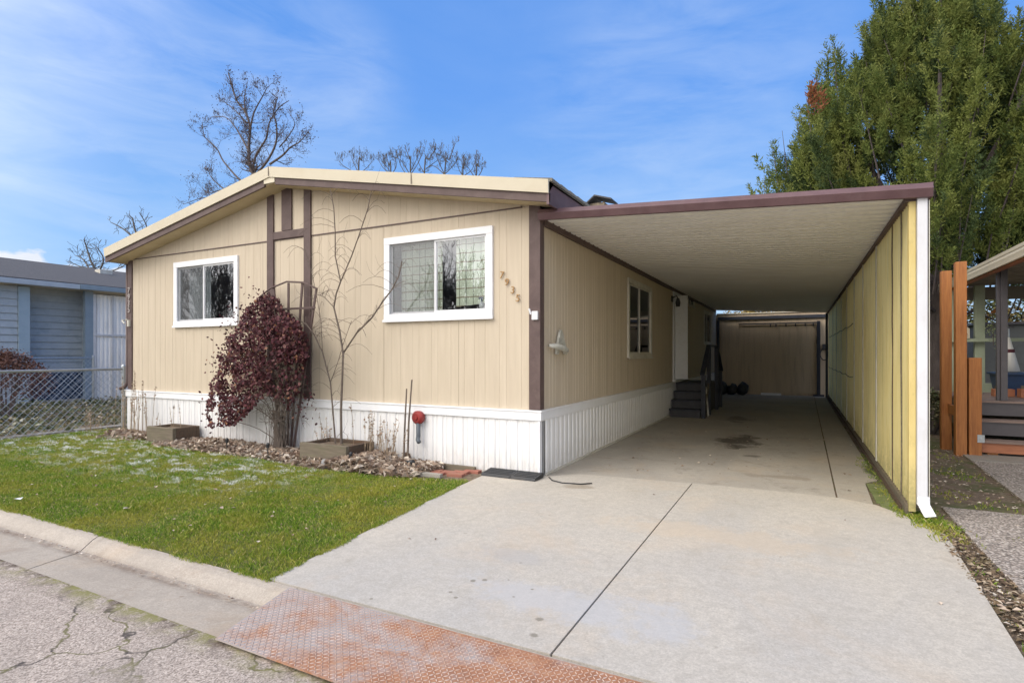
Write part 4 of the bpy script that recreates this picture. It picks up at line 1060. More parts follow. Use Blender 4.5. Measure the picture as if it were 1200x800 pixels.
# spout by bed
b = MB(); b.tube([(-4.55, 5.72, .06), (-4.35, 5.62, .10), (-4.25, 5.58, .115)], [.022, .022, .03], 8)
tag(b.build('drain_pipe', blackp, smooth=True), 'short black drain pipe end poking out of the leaf heap', 'pipe')
# white litter on the lawn
b = MB(); c = V((-6.75, 2.62, .04))
b.face([c + V(q) for q in ((-.05, -.02, 0), (.0, -.03, .015), (.05, .0, .005), (.03, .03, .02), (-.03, .025, .005))])
tag(b.build('paper_scrap', whitem), 'crumpled white scrap of paper on the lawn near the kerb', 'litter')
# wall planter / pocket on the side wall
t = thing('wall_pocket', 'pale arched ceramic holder hanging on the tan side wall near the corner', 'wall holder', (HX1 + .05, 6.5, 1.55))
b = MB(); X = HX1 + .02
def yz(y, z, x=X): return (x, y, z)
b.extrude_poly([(6.46, 1.45), (6.50, 1.58), (6.58, 1.74), (6.62, 1.765), (6.66, 1.74), (6.76, 1.58), (6.81, 1.45), (6.75, 1.45), (6.70, 1.55), (6.63, 1.59), (6.57, 1.55), (6.53, 1.45)], 'x', X - .005, X + .03); b.build('back_plate', ratan, t, bevel=.006)
b = MB(); b.tube([(X + .03, 6.22, 1.555), (X + .07, 6.32, 1.55), (X + .09, 6.5, 1.53), (X + .08, 6.65, 1.50), (X + .03, 6.8, 1.50)], [.02, .034, .04, .036, .02], 8); b.build('basket', ratan, t, smooth=True)

# ------------------------------------------------------------------ vine on trellis
tr = thing('fan_trellis', 'brown fan-shaped wooden trellis standing against the front wall behind the vine', 'trellis', (-6.8, 5.9, 0))
TY = 5.92
for k, (xb_, xt_, zt_) in enumerate(((-6.95, -7.42, 2.36), (-6.90, -7.15, 2.47), (-6.84, -6.83, 2.52), (-6.78, -6.54, 2.50), (-6.72, -6.25, 2.42))):
    b = MB(); b.beam((xb_, TY, .05), (xt_, TY, zt_), .034, .018, up=(0, 1, 0)); b.build('slat', brown, tr)
b = MB(); b.tube([(-7.46, TY - .02, 2.33), (-7.2, TY - .02, 2.46), (-6.85, TY - .02, 2.54), (-6.5, TY - .02, 2.51), (-6.22, TY - .02, 2.40)], .014, 6); b.build('arch_rail', brown, tr)
for z, xa, xb_ in ((2.13, -7.35, -6.26), (1.5, -7.2, -6.45), (.95, -7.05, -6.6)):
    b = MB(); b.beam((xa, TY - .018, z), (xb_, TY - .018, z), .016, .03); b.build('cross_slat', brown, tr)
vine = thing('climbing_vine', 'burgundy-leaved climbing vine mounded on the fan trellis', 'vine', (-6.85, 5.8, 0))
out_px = [(312, 345), (300, 352), (288, 362), (280, 378), (272, 392), (262, 400), (254, 415), (258, 432), (247, 450), (244, 470), (242, 488), (247, 500), (262, 499), (276, 497), (288, 486), (296, 478), (304, 466), (315, 462), (328, 470), (336, 478), (345, 470), (350, 455), (354, 440), (360, 420), (360, 400), (354, 385), (346, 374), (334, 366), (326, 350)]
OUT = [(at(x, y, 5.62).x, at(x, y, 5.62).z) for x, y in out_px]
random.seed(21)
b = MB(); n_ = 0
def round_leaf(b, c, r):
    nrm = V((random.gauss(0, .6), -1 + random.gauss(0, .5), random.gauss(.2, .6))).normalized()
    u = nrm.orthogonal().normalized(); u.rotate(Matrix.Rotation(random.uniform(0, 6.28), 3, nrm)); v = nrm.cross(u)
    n = len(b.v); K = 6
    for k in range(K):
        a = 2 * pi * k / K; rr = r * (1.25 if k == 0 else random.uniform(.8, 1))
        b.v.append(tuple(c + u * cos(a) * rr + v * sin(a) * rr * .85 + nrm * .12 * r * abs(cos(a))))
    b.f.append((n, n + 1, n + 2, n + 3)); b.f.append((n, n + 3, n + 4, n + 5)); b.m.extend((0, 0))
tries = 0
while n_ < 8600 and tries < 200000:
    tries += 1
    ux, uy = random.uniform(238, 362), random.uniform(340, 505)
    if not inpoly(ux, uy, out_px): continue
    if ux > 318 and uy > 425 and random.random() < .72: continue
    q = at(ux, uy, 5.62); x, z = q.x, q.z
    jx, jz = random.gauss(0, .02), random.gauss(0, .02)
    # sparser on the left fringe, gaps inside
    dens = noise.noise(V((x * 5, z * 5, 2))) + .55
    if x < -7.65 - (z - 1.2) * -.25 : dens -= .28
    if random.random() > dens * 1.8 + .22: continue
    dep = .10 + .42 * min(1, (z < 2.0) * .6 + .4) * (1 - abs(x + 7.1) / 1.9)
    y = 5.88 - abs(random.gauss(.0, .6)) * dep - random.uniform(0, .1) - (.10 if random.random() < .4 else 0) - .12 * noise.noise(V((x * 3, z * 3, 0)))
    q = at(ux, uy, max(5.25, y)); round_leaf(b, V((q.x + jx, q.y, q.z + jz)), random.uniform(.015, .029)); n_ += 1
for _ in range(420):     # stray sprays on the left
    q = random.choice(((-7.95, 1.5), (-7.75, 1.8), (-8.05, 1.25), (-7.6, 2.05), (-7.15, 2.35), (-8.2, .6), (-6.35, 1.0), (-6.3, .75), (-8.0, 1.0)))
    round_leaf(b, V((q[0] + random.gauss(0, .1), random.uniform(5.5, 5.85), q[1] + random.gauss(0, .12))), random.uniform(.014, .024))
b.build('leaves', vinem, vine)
b = MB()
for k in range(15):
    x = -6.86 + random.gauss(0, .06); tx_ = random.uniform(-8.2, -6.3); tz = random.uniform(.7, 2.3)
    if tx_ < -7.6: tz = random.uniform(.4, 1.5)
    p0 = V((x, 5.82 + random.gauss(0, .04), 0)); p3 = V((tx_, 5.7 + random.gauss(0, .1), tz))
    pts = []
    for i in range(9):
        t_ = i / 8; q = p0.lerp(p3, t_); q.z = tz * (t_ ** .75); q.x = p0.x + (p3.x - p0.x) * (t_ ** 3.0) + .02 * sin(i * 2 + k); pts.append(q)
    r = random.uniform(.006, .016); b.tube(pts, [r * (1 - .07 * i) for i in range(9)], 5)
for k in range(330):    # tangle of bare dead twigs
    p0 = V((random.gauss(-6.68, .16), random.uniform(5.4, 5.85), random.uniform(.45, 1.35))); d = V((random.gauss(0, 1), random.gauss(0, .4), random.gauss(0, .6))).normalized() * random.uniform(.1, .32)
    b.tube([p0, p0 + d * .5 + V((0, 0, random.uniform(-.03, .05))), p0 + d], [.003, .0025, .0015], 3, 0, False)
for k in range(60):
    x = random.gauss(-6.84, .08); b.tube([(x, 5.72, 0), (x + random.gauss(0, .04), 5.74, .3), (x + random.gauss(0, .08), 5.76, .62)], .004, 4)
b.build('stems', twigm, vine)

# ------------------------------------------------------------------ branch generators
def grow(b, p, d, ln, r, lv, spread=.6, up=.15, tips=None, curl=.25, kids=(2, 4), n_seg=5, minr=.002, jit=.18):
    pts = [p]; rs = [r]; q = p.copy(); dd = d.copy()
    for i in range(n_seg):
        dd = (dd + V((random.gauss(0, jit), random.gauss(0, jit), random.gauss(0, jit) + up * .3))).normalized()
        q = q + dd * ln / n_seg; pts.append(q.copy()); rs.append(max(minr, r * (1 - .65 * (i + 1) / n_seg)))
    b.tube(pts, rs, 6 if r > .03 else (4 if r > .01 else 3), 0, False)
    if lv <= 0:
        if tips is not None: tips.append(q)
        return
    for k in range(random.randint(*kids)):
        i = random.randint(1, n_seg); t_ = pts[i]
        nd = (dd + V((random.gauss(0, spread), random.gauss(0, spread), random.gauss(0, spread) + up))).normalized()
        grow(b, t_, nd, ln * random.uniform(.5, .8), max(minr, rs[i] * .65), lv - 1, spread, up, tips, curl, kids, n_seg, minr, jit)
    if tips is not None: tips.append(q)

def limb_tree(limbs, Y, rscale, label, cat, name, group=None, twlen=1.2, lv=3, pods=None, mat_=barkd, base=None, per=5, minr=.006, up=.2, spread=.6, dj=.5):
    root = thing(name, label, cat, base or (0, Y, 0), group)
    tb = MB(); cb = MB(); tips = []
    for li, (r0, pl) in enumerate(limbs):
        off = 0 if li == 0 else random.uniform(-dj, dj)
        P = [at(x, y, Y) for x, y in pl]
        if li == 0: P.insert(0, V((P[0].x, Y, -.15)))
        for i, q in enumerate(P): q.y += off * (i / max(1, len(P) - 1)) * 2
        # smooth subdivide
        Q = []
        for i in range(len(P) - 1):
            for k in range(4):
                t_ = k / 4; a0 = P[max(i - 1, 0)]; a1 = P[i]; a2 = P[i + 1]; a3 = P[min(i + 2, len(P) - 1)]
                Q.append(.5 * ((2 * a1) + (a2 - a0) * t_ + (2 * a0 - 5 * a1 + 4 * a2 - a3) * t_ ** 2 + (3 * a1 - a0 - 3 * a2 + a3) * t_ ** 3))
        Q.append(P[-1])
        m_ = len(Q); rs = [max(minr * 1.5, r0 * rscale * (1 - .8 * i / m_)) for i in range(m_)]
        (tb if li == 0 else cb).tube(Q, rs, 8 if li == 0 else 6)
        st_ = int(m_ * .30) if li == 0 else 2
        for i in range(st_, m_):
            for _ in range(per if i > m_ * .4 else max(1, per // 2) + (3 if li == 0 else 0)):
                if random.random() < .5: continue
                d = (Q[min(i + 1, m_ - 1)] - Q[max(0, i - 1)]).normalized()
                nd = (d * .5 + V((random.gauss(0, .7), random.gauss(0, .7), random.gauss(.25, .5)))).normalized()
                grow(cb, Q[i], nd, twlen * random.uniform(.5, 1) * (1.15 - .8 * i / m_), max(minr, rs[i] * .45), lv - 1, spread, up, tips, kids=(2, 3), n_seg=4, minr=minr, jit=.22)
    tb.build('trunk', mat_, root); cb.build('crown', mat_, root)
    if pods:
        pb = MB()
        for q in tips:
            for _ in range(pods): 
                if random.random() < .7: leaf(pb, q + V((random.gauss(0, .15), random.gauss(0, .15), random.gauss(-.05, .15))), random.uniform(.05, .10), 1)
        pb.build('seed_pods', leaf_mat('dark_pods', [(0., (.09, .06, .055)), (1., (.19, .12, .10))], None, 1, .1), root)
    return root
z1 = lambda L_: [(180 + x / 4, 60 + y / 4) for x, y in L_]
random.seed(5)
big = [(.36, [(296, 414), (297, 300)] + z1([(475, 620), (460, 560), (448, 510), (447, 440), (452, 360), (432, 290), (392, 235), (372, 180), (352, 105)])),
       (.16, z1([(452, 370), (475, 290), (520, 215), (545, 178)])),
       (.20, z1([(465, 560), (480, 490), (530, 410), (545, 340), (590, 270), (640, 235)])),
       (.20, z1([(470, 590), (540, 520), (590, 440), (602, 360), (598, 300), (625, 240)])),
       (.18, z1([(545, 530), (610, 490), (650, 455), (700, 430), (745, 385)])),
       (.16, z1([(448, 470), (405, 410), (360, 350), (300, 295), (215, 290)])),
       (.18, z1([(450, 640), (390, 590), (325, 515), (292, 455), (235, 400), (222, 330)])),
       (.14, z1([(400, 690), (310, 640), (240, 590), (200, 548)])),
       (.12, z1([(350, 680), (300, 645), (215, 655), (160, 618)])),
       (.12, z1([(300, 690), (230, 690), (150, 720)])),
       (.12, z1([(430, 290), (420, 210), (430, 130)])),
       (.10, z1([(440, 340), (380, 270), (330, 235)])),
       (.10, z1([(590, 450), (650, 400), (690, 350), (670, 300)]))]
limb_tree(big, 22, .38, 'large bare tree rising behind the left half of the tan roof', 'bare tree', 'bare_tree', twlen=1.25, lv=4, pods=1, per=2, minr=.0065, base=(-28, 22, 0), dj=.45, spread=.5)
z2 = lambda L_: [(380 + x / 5.45, 150 + y / 5.45) for x, y in L_]
random.seed(6)
for (trunk, limbs, lab) in (
    ([(540, 1200), (550, 270), (545, 200), (520, 130)], [[(550, 300), (600, 220), (640, 120)], [(548, 330), (480, 240), (440, 130)], [(550, 280), (580, 200), (600, 120)], [(548, 300), (500, 210), (450, 200)]], 'bare tree top showing above the middle of the right roof slope'),
    ([(760, 1200), (770, 280), (800, 200), (835, 100)], [[(770, 300), (740, 220), (720, 140)], [(775, 290), (840, 230), (860, 190)], [(770, 300), (690, 240), (620, 280)], [(790, 220), (770, 190), (760, 150)]], 'bare tree top with an upright fork, third from the left above the roof'),
    ([(220, 1200), (220, 270), (235, 210), (240, 170)], [[(220, 290), (180, 220), (150, 160)], [(220, 300), (280, 240), (300, 200)], [(220, 300), (120, 240), (90, 200)], [(215, 290), (200, 230), (160, 190)]], 'lowest bare tree top behind the roof, nearest the ridge'),
    ([(960, 1200), (970, 310), (985, 250), (980, 200)], [[(970, 330), (930, 270), (910, 240)], [(970, 330), (1010, 280), (1025, 250)]], 'bare tree top above the right end of the roof'),
    ([(420, 1200), (425, 290), (415, 240), (400, 190)], [[(425, 300), (370, 250), (340, 200)], [(425, 300), (460, 250), (455, 190)], [(425, 290), (390, 240), (360, 210)]], 'faint low bare tree top left of the tallest pair above the roof'),
    ([(890, 1200), (885, 300), (890, 260), (900, 215)], [[(885, 310), (850, 260), (830, 220)], [(885, 310), (930, 270), (940, 230)]], 'faint low bare tree top right of the forked one above the roof'),
    ([(650, 1200), (640, 280), (670, 200), (715, 130)], [[(640, 290), (600, 230), (570, 160)], [(650, 260), (700, 210), (715, 180)]], 'slender bare tree top between the two taller ones above the roof')):
    L_ = [(.2, z2(trunk))] + [(.09, z2(l)) for l in limbs]
    limb_tree(L_, 30, .36, lab, 'bare tree', 'bare_tree', 'bare tree tops behind the roof', twlen=.85, lv=4, per=2, minr=.0055, up=.45, spread=.5, dj=.3, base=(at(z2(trunk)[0][0], 400, 30).x, 30, 0), mat_=bark)
random.seed(8)
limb_tree([(.2, [(115, 414), (112, 325), (106, 305), (100, 285)]), (.1, [(112, 330), (95, 305), (80, 298)]), (.1, [(112, 325), (125, 305), (120, 290)]), (.09, [(108, 315), (90, 312), (70, 305)]), (.09, [(112, 325), (135, 315), (150, 305)])], 30, 1.0,
          'small bare tree above the grey roof of the blue house', 'bare tree', 'bare_tree', twlen=2.2, lv=2, per=3, minr=.016, base=(at(115, 400, 30).x, 30, 0), mat_=bark)
limb_tree([(.18, [(172, 414), (170, 300), (160, 275), (155, 255)]), (.08, [(168, 290), (150, 270), (138, 262)]), (.08, [(170, 300), (180, 270), (178, 252)])], 26, 1.0,
          'bare twiggy tree just left of the tan roof eave', 'bare tree', 'bare_tree', twlen=1.6, lv=2, per=3, minr=.014, base=(at(172, 400, 26).x, 26, 0), mat_=bark)
# tree across the street (seen mirrored in the front windows)
random.seed(15)
t = thing('bare_tree', 'bare spreading tree across the street mirrored in the front windows', 'bare tree', (-13.5, -9, 0))
b = MB(); cb = MB()
b.tube([(-13.5, -9, -.1), (-13.45, -9, .9), (-13.4, -9, 1.6)], [.26, .2, .17], 10); b.build('trunk', bark, t)
for k in range(9):
    a = k * .7; grow(cb, V((-13.4, -9, 1.0 + .08 * k)), V((cos(a) * .8, sin(a) * .8, 1.1)).normalized(), 2.3, .09, 4, .45, .3, None, kids=(3, 4), n_seg=4, minr=.010, jit=.14)
cb.build('crown', bark, t)
t = thing('bare_tree', 'bare twiggy tree across the street mirrored in the left front window', 'bare tree', (-30, -9, 0))
b = MB(); cb = MB()
b.tube([(-30, -9, -.1), (-30, -9, 1), (-29.9, -9, 2)], [.3, .24, .18], 10); b.build('trunk', bark, t)
for k in range(12):
    a = k * .55; grow(cb, V((-30, -9, .9 + .1 * k)), V((cos(a) * .9, sin(a) * .9, 1.1)).normalized(), 3.0, .10, 4, .4, .3, None, kids=(3, 4), n_seg=4, minr=.014, jit=.12)
cb.build('crown', bark, t)

# ------------------------------------------------------------------ sapling in the planter
random.seed(12)
sap = thing('sapling', 'slim bare young tree growing out of the weathered planter before the front wall', 'sapling', (-5.57, 5.7, .2))
b = MB(); cb = MB()
z3 = lambda L_: [(340 + x / 2.5, 200 + y / 2.5) for x, y in L_]
main = [(.019, z3([(150, 800), (149, 700), (153, 600), (155, 535)])), (.014, z3([(155, 535), (145, 470), (128, 400), (135, 360), (148, 325)])),
        (.009, z3([(148, 325), (132, 250), (132, 180), (128, 110), (118, 55)])), (.009, z3([(148, 325), (180, 250), (205, 180), (228, 110), (238, 60)])),
        (.012, z3([(155, 535), (195, 475), (240, 430), (270, 385), (298, 348), (318, 310), (328, 265)])),
        (.012, z3([(133, 800), (125, 700), (118, 620), (95, 532), (70, 480), (48, 450), (30, 440)])), (.006, z3([(128, 400), (100, 370), (80, 362)])),
        (.005, z3([(95, 532), (90, 440), (75, 350), (60, 290), (40, 220)])), (.005, z3([(118, 620), (140, 560), (158, 500), (180, 440)]))]
for i, (r0, pl) in enumerate(main):
    P = [at(x, y, 5.70 + .012 * i) for x, y in pl]
    (b if i in (0, 5) else cb).tube(P, [max(.003, r0 * (1 - .45 * k / len(P))) for k in range(len(P))], 6)
    if i == 0: continue
    for k in range(len(P) - 1):
        for _ in range(3 if i not in (1,) else 2):
            q = P[k].lerp(P[k + 1], random.random()); sgn = random.choice((-1, 1)); ln = random.uniform(.18, .55)
            pts = []; dz = random.uniform(-.02, .12)
            yy = random.uniform(-.25, .05)
            for s_ in range(6):
                f = s_ / 5; pts.append(q + V((sgn * ln * f, yy * f, dz * f * 1.2 + .10 * sin(f * 2.6) - .12 * f * f)))
            cb.tube(pts, [.0038, .0034, .003, .0027, .0023, .0018], 3, 0, False)
            if random.random() < .3:
                cb.tube([pts[3], pts[3] + V((sgn * .07, -.03, .08)), pts[3] + V((sgn * .12, -.03, .2))], [.002, .0016, .001], 3, 0, False)
b.build('trunk', twigm, sap); cb.build('crown', twigm, sap)

# dried flower stalks
random.seed(31)
def stalks(x, y, n_, h, lab, wd=.18):
    t = thing('dried_plant', lab, 'dried plant', (x, y, 0), 'dried perennial stalks before the skirting')
    b = MB(); hb = MB()
    for _ in range(n_):
        px = x + random.gauss(0, wd); py = y + random.gauss(0, .06); hh = h * random.uniform(.55, 1.1); lx = random.gauss(0, .07)
        pts = [V((px + lx * f * f, min(5.93, py + .02 * f), hh * f)) for f in (0, .35, .7, 1)]
        b.tube(pts, [.0045, .004, .0035, .0025], 3, 0, False)
        for _ in range(int(16 * hh)):
            q = pts[2].lerp(pts[3], random.uniform(-.4, 1)); leaf(hb, q + V((random.gauss(0, .012), 0, 0)), random.uniform(.02, .045), 1)
        if random.random() < .4: b.tube([pts[1], pts[1] + V((random.gauss(0, .05), 0, .12))], [.0025, .0015], 3, 0, False)
    b.build('stems', strawm, t); hb.build('foliage', drym, t)  # the foliage mesh holds the dried seed heads
stalks(-10.5, 5.72, 24, 1.05, 'tall dried stalks beside the left end of the white skirting', .28)
stalks(-9.35, 5.6, 6, .6, 'few thin dried stalks over the left planter box', .12)
stalks(-5.1, 5.78, 16, .72, 'dried stalks just right of the sapling planter', .13)
stalks(-4.72, 5.75, 14, .62, 'short dried stalks left of the garden stakes', .10)
stalks(-6.15, 5.9, 10, .55, 'sparse dried stalks between vine trunk and sapling planter', .2)
stalks(-11.6, 5.6, 14, .5, 'low dried stalks at the foot of the chain-link fence end post', .25)

# ------------------------------------------------------------------ evergreen
random.seed(44)
def spray(b, c, d, ln, n_tw, sz, mi=0, spread=.55):
    """upswept plume of scale foliage: twiglets along a bent axis, each with small overlapping faces"""
    up = V((0, 0, 1)); axis = []
    q = V(c); dd = V(d)
    for i in range(6):
        axis.append(q.copy()); dd = (dd + up * .12 + V((random.gauss(0, .1), random.gauss(0, .1), 0))).normalized(); q = q + dd * ln / 5
    for _ in range(n_tw):
        t_ = random.random() ** .8; i = min(4, int(t_ * 5)); a = axis[i].lerp(axis[i + 1], t_ * 5 - i)
        w_ = spread * ln * (1 - t_ * .75) * .5
        tw = (dd * .7 + V((random.gauss(0, .55), random.gauss(0, .55), random.gauss(.15, .4)))).normalized(); l2 = w_ * random.uniform(.6, 1.3) + .05
        s_ = tw.cross(V((random.gauss(0, 1), random.gauss(0, 1), random.gauss(0, 1)))).normalized()
        k_ = max(2, int(l2 / sz * 1.1))
        for k in range(k_):
            f = (k + .5) / k_; p_ = a + tw * l2 * f; ww = sz * .36 * (1.15 - f * .6)
            dv = (tw + s_ * random.gauss(0, .55)).normalized()
            sv = dv.cross(V((random.gauss(0, 1), random.gauss(0, 1), random.gauss(0, 1)))).normalized() * ww
            n = len(b.v); b.v.extend([tuple(p_ - sv * .6), tuple(p_ + dv * sz * .55 - sv), tuple(p_ + dv * sz * 1.6), tuple(p_ + dv * sz * .5 + sv)])
            b.f.append((n, n + 1, n + 2, n + 3)); b.m.append(mi)
    return axis
ju = thing('juniper_tree', 'tall dense evergreen juniper rising behind the yellow carport wall', 'evergreen tree', (2.7, 14.6, 0))
JC = V((2.5, 14.7, 0))
def jr(z):
    tab = [(2.4, 2.3), (3.2, 2.9), (4.9, 2.75), (6.0, 2.15), (6.9, 1.4), (7.8, .8), (8.7, .45), (9.6, .3), (10.1, .1)]
    for (a, ra), (b_, rb) in zip(tab, tab[1:]):
        if a <= z <= b_: return ra + (rb - ra) * (z - a) / (b_ - a)
    return .2
tb = MB()
tb.tube([(2.55, 14.2, -.05), (2.5, 14.2, 1.5), (2.6, 14.3, 3.4), (2.6, 14.5, 6), (2.5, 14.6, 9.0)], [.30, .23, .2, .14, .03], 10)
for k in range(7):
    a = k * .9; tb.tube([(2.6, 14.3, 2.2 + .2 * k), (2.6 + cos(a) * .9, 14.3 + sin(a) * .9, 3.2 + .3 * k), (2.7 + cos(a) * 2, 14.5 + sin(a) * 2, 4.8 + .35 * k)], [.1, .07, .03], 6)
for k in range(12):
    a = random.uniform(0, 6.28); z = random.uniform(1.9, 3.0)
    tb.tube([(2.55, 14.2, z), (2.55 + cos(a) * .7, 14.2 + sin(a) * .7, z + random.uniform(-.1, .35)), (2.55 + cos(a) * 1.5, 14.2 + sin(a) * 1.5, z + random.uniform(-.1, .8))], [.045, .03, .01], 5)
fb = MB(); cnt = 0
while cnt < 240:
    z = random.uniform(2.4, 8.2); R = jr(z); a = random.uniform(0, 2 * pi)
    if z > 6 and cos(a) < -.2 and random.random() < .35: continue
    if sin(a) > .55 and random.random() < .5: continue
    if random.random() > R / 2.9 + .25: continue
    fr_ = random.choice((.82, .72, .6, .45))
    base_ = V((JC.x + cos(a) * R * fr_, JC.y + sin(a) * R * fr_, z))
    if base_.z < 3.3 and base_.x < 1.6: continue
    d = (V((cos(a), sin(a), 0)) * (random.uniform(.15, .62) if z < 5.8 else random.uniform(.0, .25)) + V((random.gauss(0, .1), random.gauss(0, .1), 1))).normalized()
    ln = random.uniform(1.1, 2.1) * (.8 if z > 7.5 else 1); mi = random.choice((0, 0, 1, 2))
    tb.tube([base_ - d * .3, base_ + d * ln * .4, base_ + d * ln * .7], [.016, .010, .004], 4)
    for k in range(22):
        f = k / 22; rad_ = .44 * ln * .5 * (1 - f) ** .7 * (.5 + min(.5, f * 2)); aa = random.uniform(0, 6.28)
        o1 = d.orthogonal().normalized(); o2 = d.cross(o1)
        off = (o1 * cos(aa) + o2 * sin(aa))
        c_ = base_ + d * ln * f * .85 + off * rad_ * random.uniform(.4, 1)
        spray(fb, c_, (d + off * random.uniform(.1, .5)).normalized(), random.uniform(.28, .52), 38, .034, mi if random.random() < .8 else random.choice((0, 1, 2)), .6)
    cnt += 1
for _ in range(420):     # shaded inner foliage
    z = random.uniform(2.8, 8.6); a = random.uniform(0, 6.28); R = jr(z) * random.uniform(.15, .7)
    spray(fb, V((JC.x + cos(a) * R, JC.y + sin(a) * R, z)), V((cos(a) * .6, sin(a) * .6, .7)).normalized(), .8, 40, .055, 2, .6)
# leaders that poke out of the outline
for (px, py) in ((905, 168), (916, 148), (932, 128), (944, 108), (957, 78), (977, 50), (986, 62), (1018, 26), (1008, 50), (1033, 58), (1043, 44), (1052, 8), (1066, -8), (1082, -15), (1100, -30), (1120, -20), (1136, -10), (1150, 10), (1158, 28), (1172, 40), (1184, 66), (895, 200), (970, 60), (1075, 20), (1128, 10), (1199, 78), (1212, 110), (1225, 140)):
    tip = at(px, py, 14.2 + random.uniform(-.4, .6))
    d = V((random.gauss(-.08, .08), random.gauss(0, .08), 1)).normalized(); base_ = tip - d * 1.7
    tb.tube([base_, base_ + d * .9, tip - d * .1], [.014, .009, .004], 5)
    spray(fb, base_, d, 1.75, 150, .038, 0, .34)
    for _ in range(3): spray(fb, base_ + d * random.uniform(0, .8) + V((random.gauss(0, .15), random.gauss(0, .15), 0)), (d + V((random.gauss(0, .4), random.gauss(0, .3), 0))).normalized(), .6, 30, .055, 0)
tb.build('trunk', barkd, ju)
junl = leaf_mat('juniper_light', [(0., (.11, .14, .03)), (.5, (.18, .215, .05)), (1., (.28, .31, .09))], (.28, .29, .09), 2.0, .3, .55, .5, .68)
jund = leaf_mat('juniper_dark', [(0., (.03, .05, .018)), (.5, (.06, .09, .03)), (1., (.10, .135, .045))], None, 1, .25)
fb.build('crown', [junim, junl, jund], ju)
rb_ = MB()
for _ in range(6): spray(rb_, at(random.uniform(950, 968), random.uniform(118, 140), 12.0), V((-.3, 0, 1)).normalized(), .35, 22, .055)
rb_.build('dead_sprig', junrust, ju)
# low shoot at the left of the tree
b = MB()
for (px, py) in ((885, 228), (893, 222), (900, 224), (912, 220)): spray(b, at(px, py + 16, 27), V((-.1, 0, 1)).normalized(), 1.1, 50, .09, 0, .4)
tk = MB(); q = at(897, 240, 27); tk.tube([(q.x + .1, 27, -.05), (q.x, 27, 2.5), q], [.05, .035, .015], 6)
t = thing('young_juniper', 'small evergreen shoot showing just above the carport roof left of the juniper', 'young evergreen', (q.x, 27, 0))
tk.build('trunk', barkd, t); b.build('crown', junim, t)

# shrubs and leafy masses beyond
def bush(name, lab, cat, c, r, n_, m_, sz=.05, group=None, zsq=1., stem=barkd, lsz=(.04, .08)):
    t = thing(name, lab, cat, (c[0], c[1], 0), group)
    b = MB(); s_ = MB()
    for _ in range(n_):
        a = random.uniform(0, 2 * pi); e = random.uniform(-.35, 1.5); rr = 1 - abs(random.gauss(0, .2))
        nn = 1 + .3 * noise.noise(V((cos(a) * 2 + c[0], sin(a) * 2, e * 2)))
        p_ = V((c[0] + cos(a) * cos(e) * r[0] * rr * nn, c[1] + sin(a) * cos(e) * r[1] * rr * nn, c[2] + sin(e) * r[2] * rr * nn))
        if noise.noise(p_ * 2.2) < -.2: continue
        for _ in range(5): leaf(b, p_ + V((random.gauss(0, sz), random.gauss(0, sz), random.gauss(0, sz))), random.uniform(*lsz), .9)
    for k in range(14):
        a = random.uniform(0, 2 * pi); e = random.uniform(.4, 1.4)
        s_.tube([(c[0] + .05 * cos(a), c[1] + .05 * sin(a), 0), (c[0] + cos(a) * r[0] * .4, c[1] + sin(a) * r[1] * .4, c[2] * .8), (c[0] + cos(a) * cos(e) * r[0] * .95, c[1] + sin(a) * cos(e) * r[1] * .95, c[2] + sin(e) * r[2] * .95)], [.02, .014, .005], 4)
    s_.build('stems', stem, t); b.build('foliage', m_, t)
random.seed(51)
bush('garden_shrub', 'olive shrub behind the neighbouring porch, seen left of the green post', 'shrub', (5.2, 21.5, 1.4), (1.6, 1.2, 1.6), 1500, shrubm, .08, 'shrubs beyond the porch', lsz=(.06, .13))
bush('garden_shrub', 'rust-coloured shrub behind the neighbouring porch near the dark post', 'shrub', (7.4, 22.5, 1.6), (1.7, 1.2, 1.5), 1500, autumnm, .08, 'shrubs beyond the porch', lsz=(.06, .13))
bush('garden_shrub', 'green and brown shrub at the right edge beyond the porch', 'shrub', (9.8, 24, 1.6), (2.0, 1.2, 1.8), 1500, shrubm, .08, 'shrubs beyond the porch', lsz=(.06, .13))
bush('hedge_shrub', 'yellow-leaved shrub behind the storage shed, seen through the gap under the roof', 'shrub', (-.6, 27.5, 2.2), (2.6, 1.2, 2.0), 2600, leaf_mat('yellow_shrub', [(0., (.2, .14, .03)), (1., (.5, .38, .12))]), .08, lsz=(.08, .16))
bush('conifer', 'dark conifer top behind the roof under the large bare tree', 'conifer', (-21.9, 17.5, 6.2), (.8, .8, 1.55), 900, pinem, .06, lsz=(.06, .12))
bush('conifer', 'dark conifer top between the blue house and the tan eave', 'conifer', (-33.0, 20.0, 4.2), (3.2, 1.0, 1.25), 900, pinem, .08, lsz=(.08, .14))

# ------------------------------------------------------------------ blue house, left
bh = thing('blue_house', 'blue clapboard house with grey shingle roof and recessed porch at the left', 'house', (-19.6, 9, 0))
BX = -19.5
def clap(b, x, y0, y1, z0, z1, p=.2):
    z = z0
    while z < z1 - .01:
        zt_ = min(z + p, z1); b.quad((x + .035, y0, z), (x + .035, y1, z), (x + .004, y1, zt_), (x + .004, y0, zt_)); b.quad((x + .004, y0, z), (x + .004, y1, z), (x + .035, y1, z), (x + .035, y0, z)); z = zt_
b = MB(); clap(b, BX, 2.0, 7.55, .0, 3.36); clap(b, BX - .55, 7.55, 9.7, .62, 3.45); b.quad((BX - .56, 9.40, 0), (BX, 9.40, 0), (BX, 9.40, 3.4), (BX - .56, 9.40, 3.4)); b.quad((BX - .55, 7.56, 0), (BX, 7.56, 0), (BX, 7.56, 3.4), (BX - .55, 7.56, 3.4)); b.build('wall', bluesid, bh)
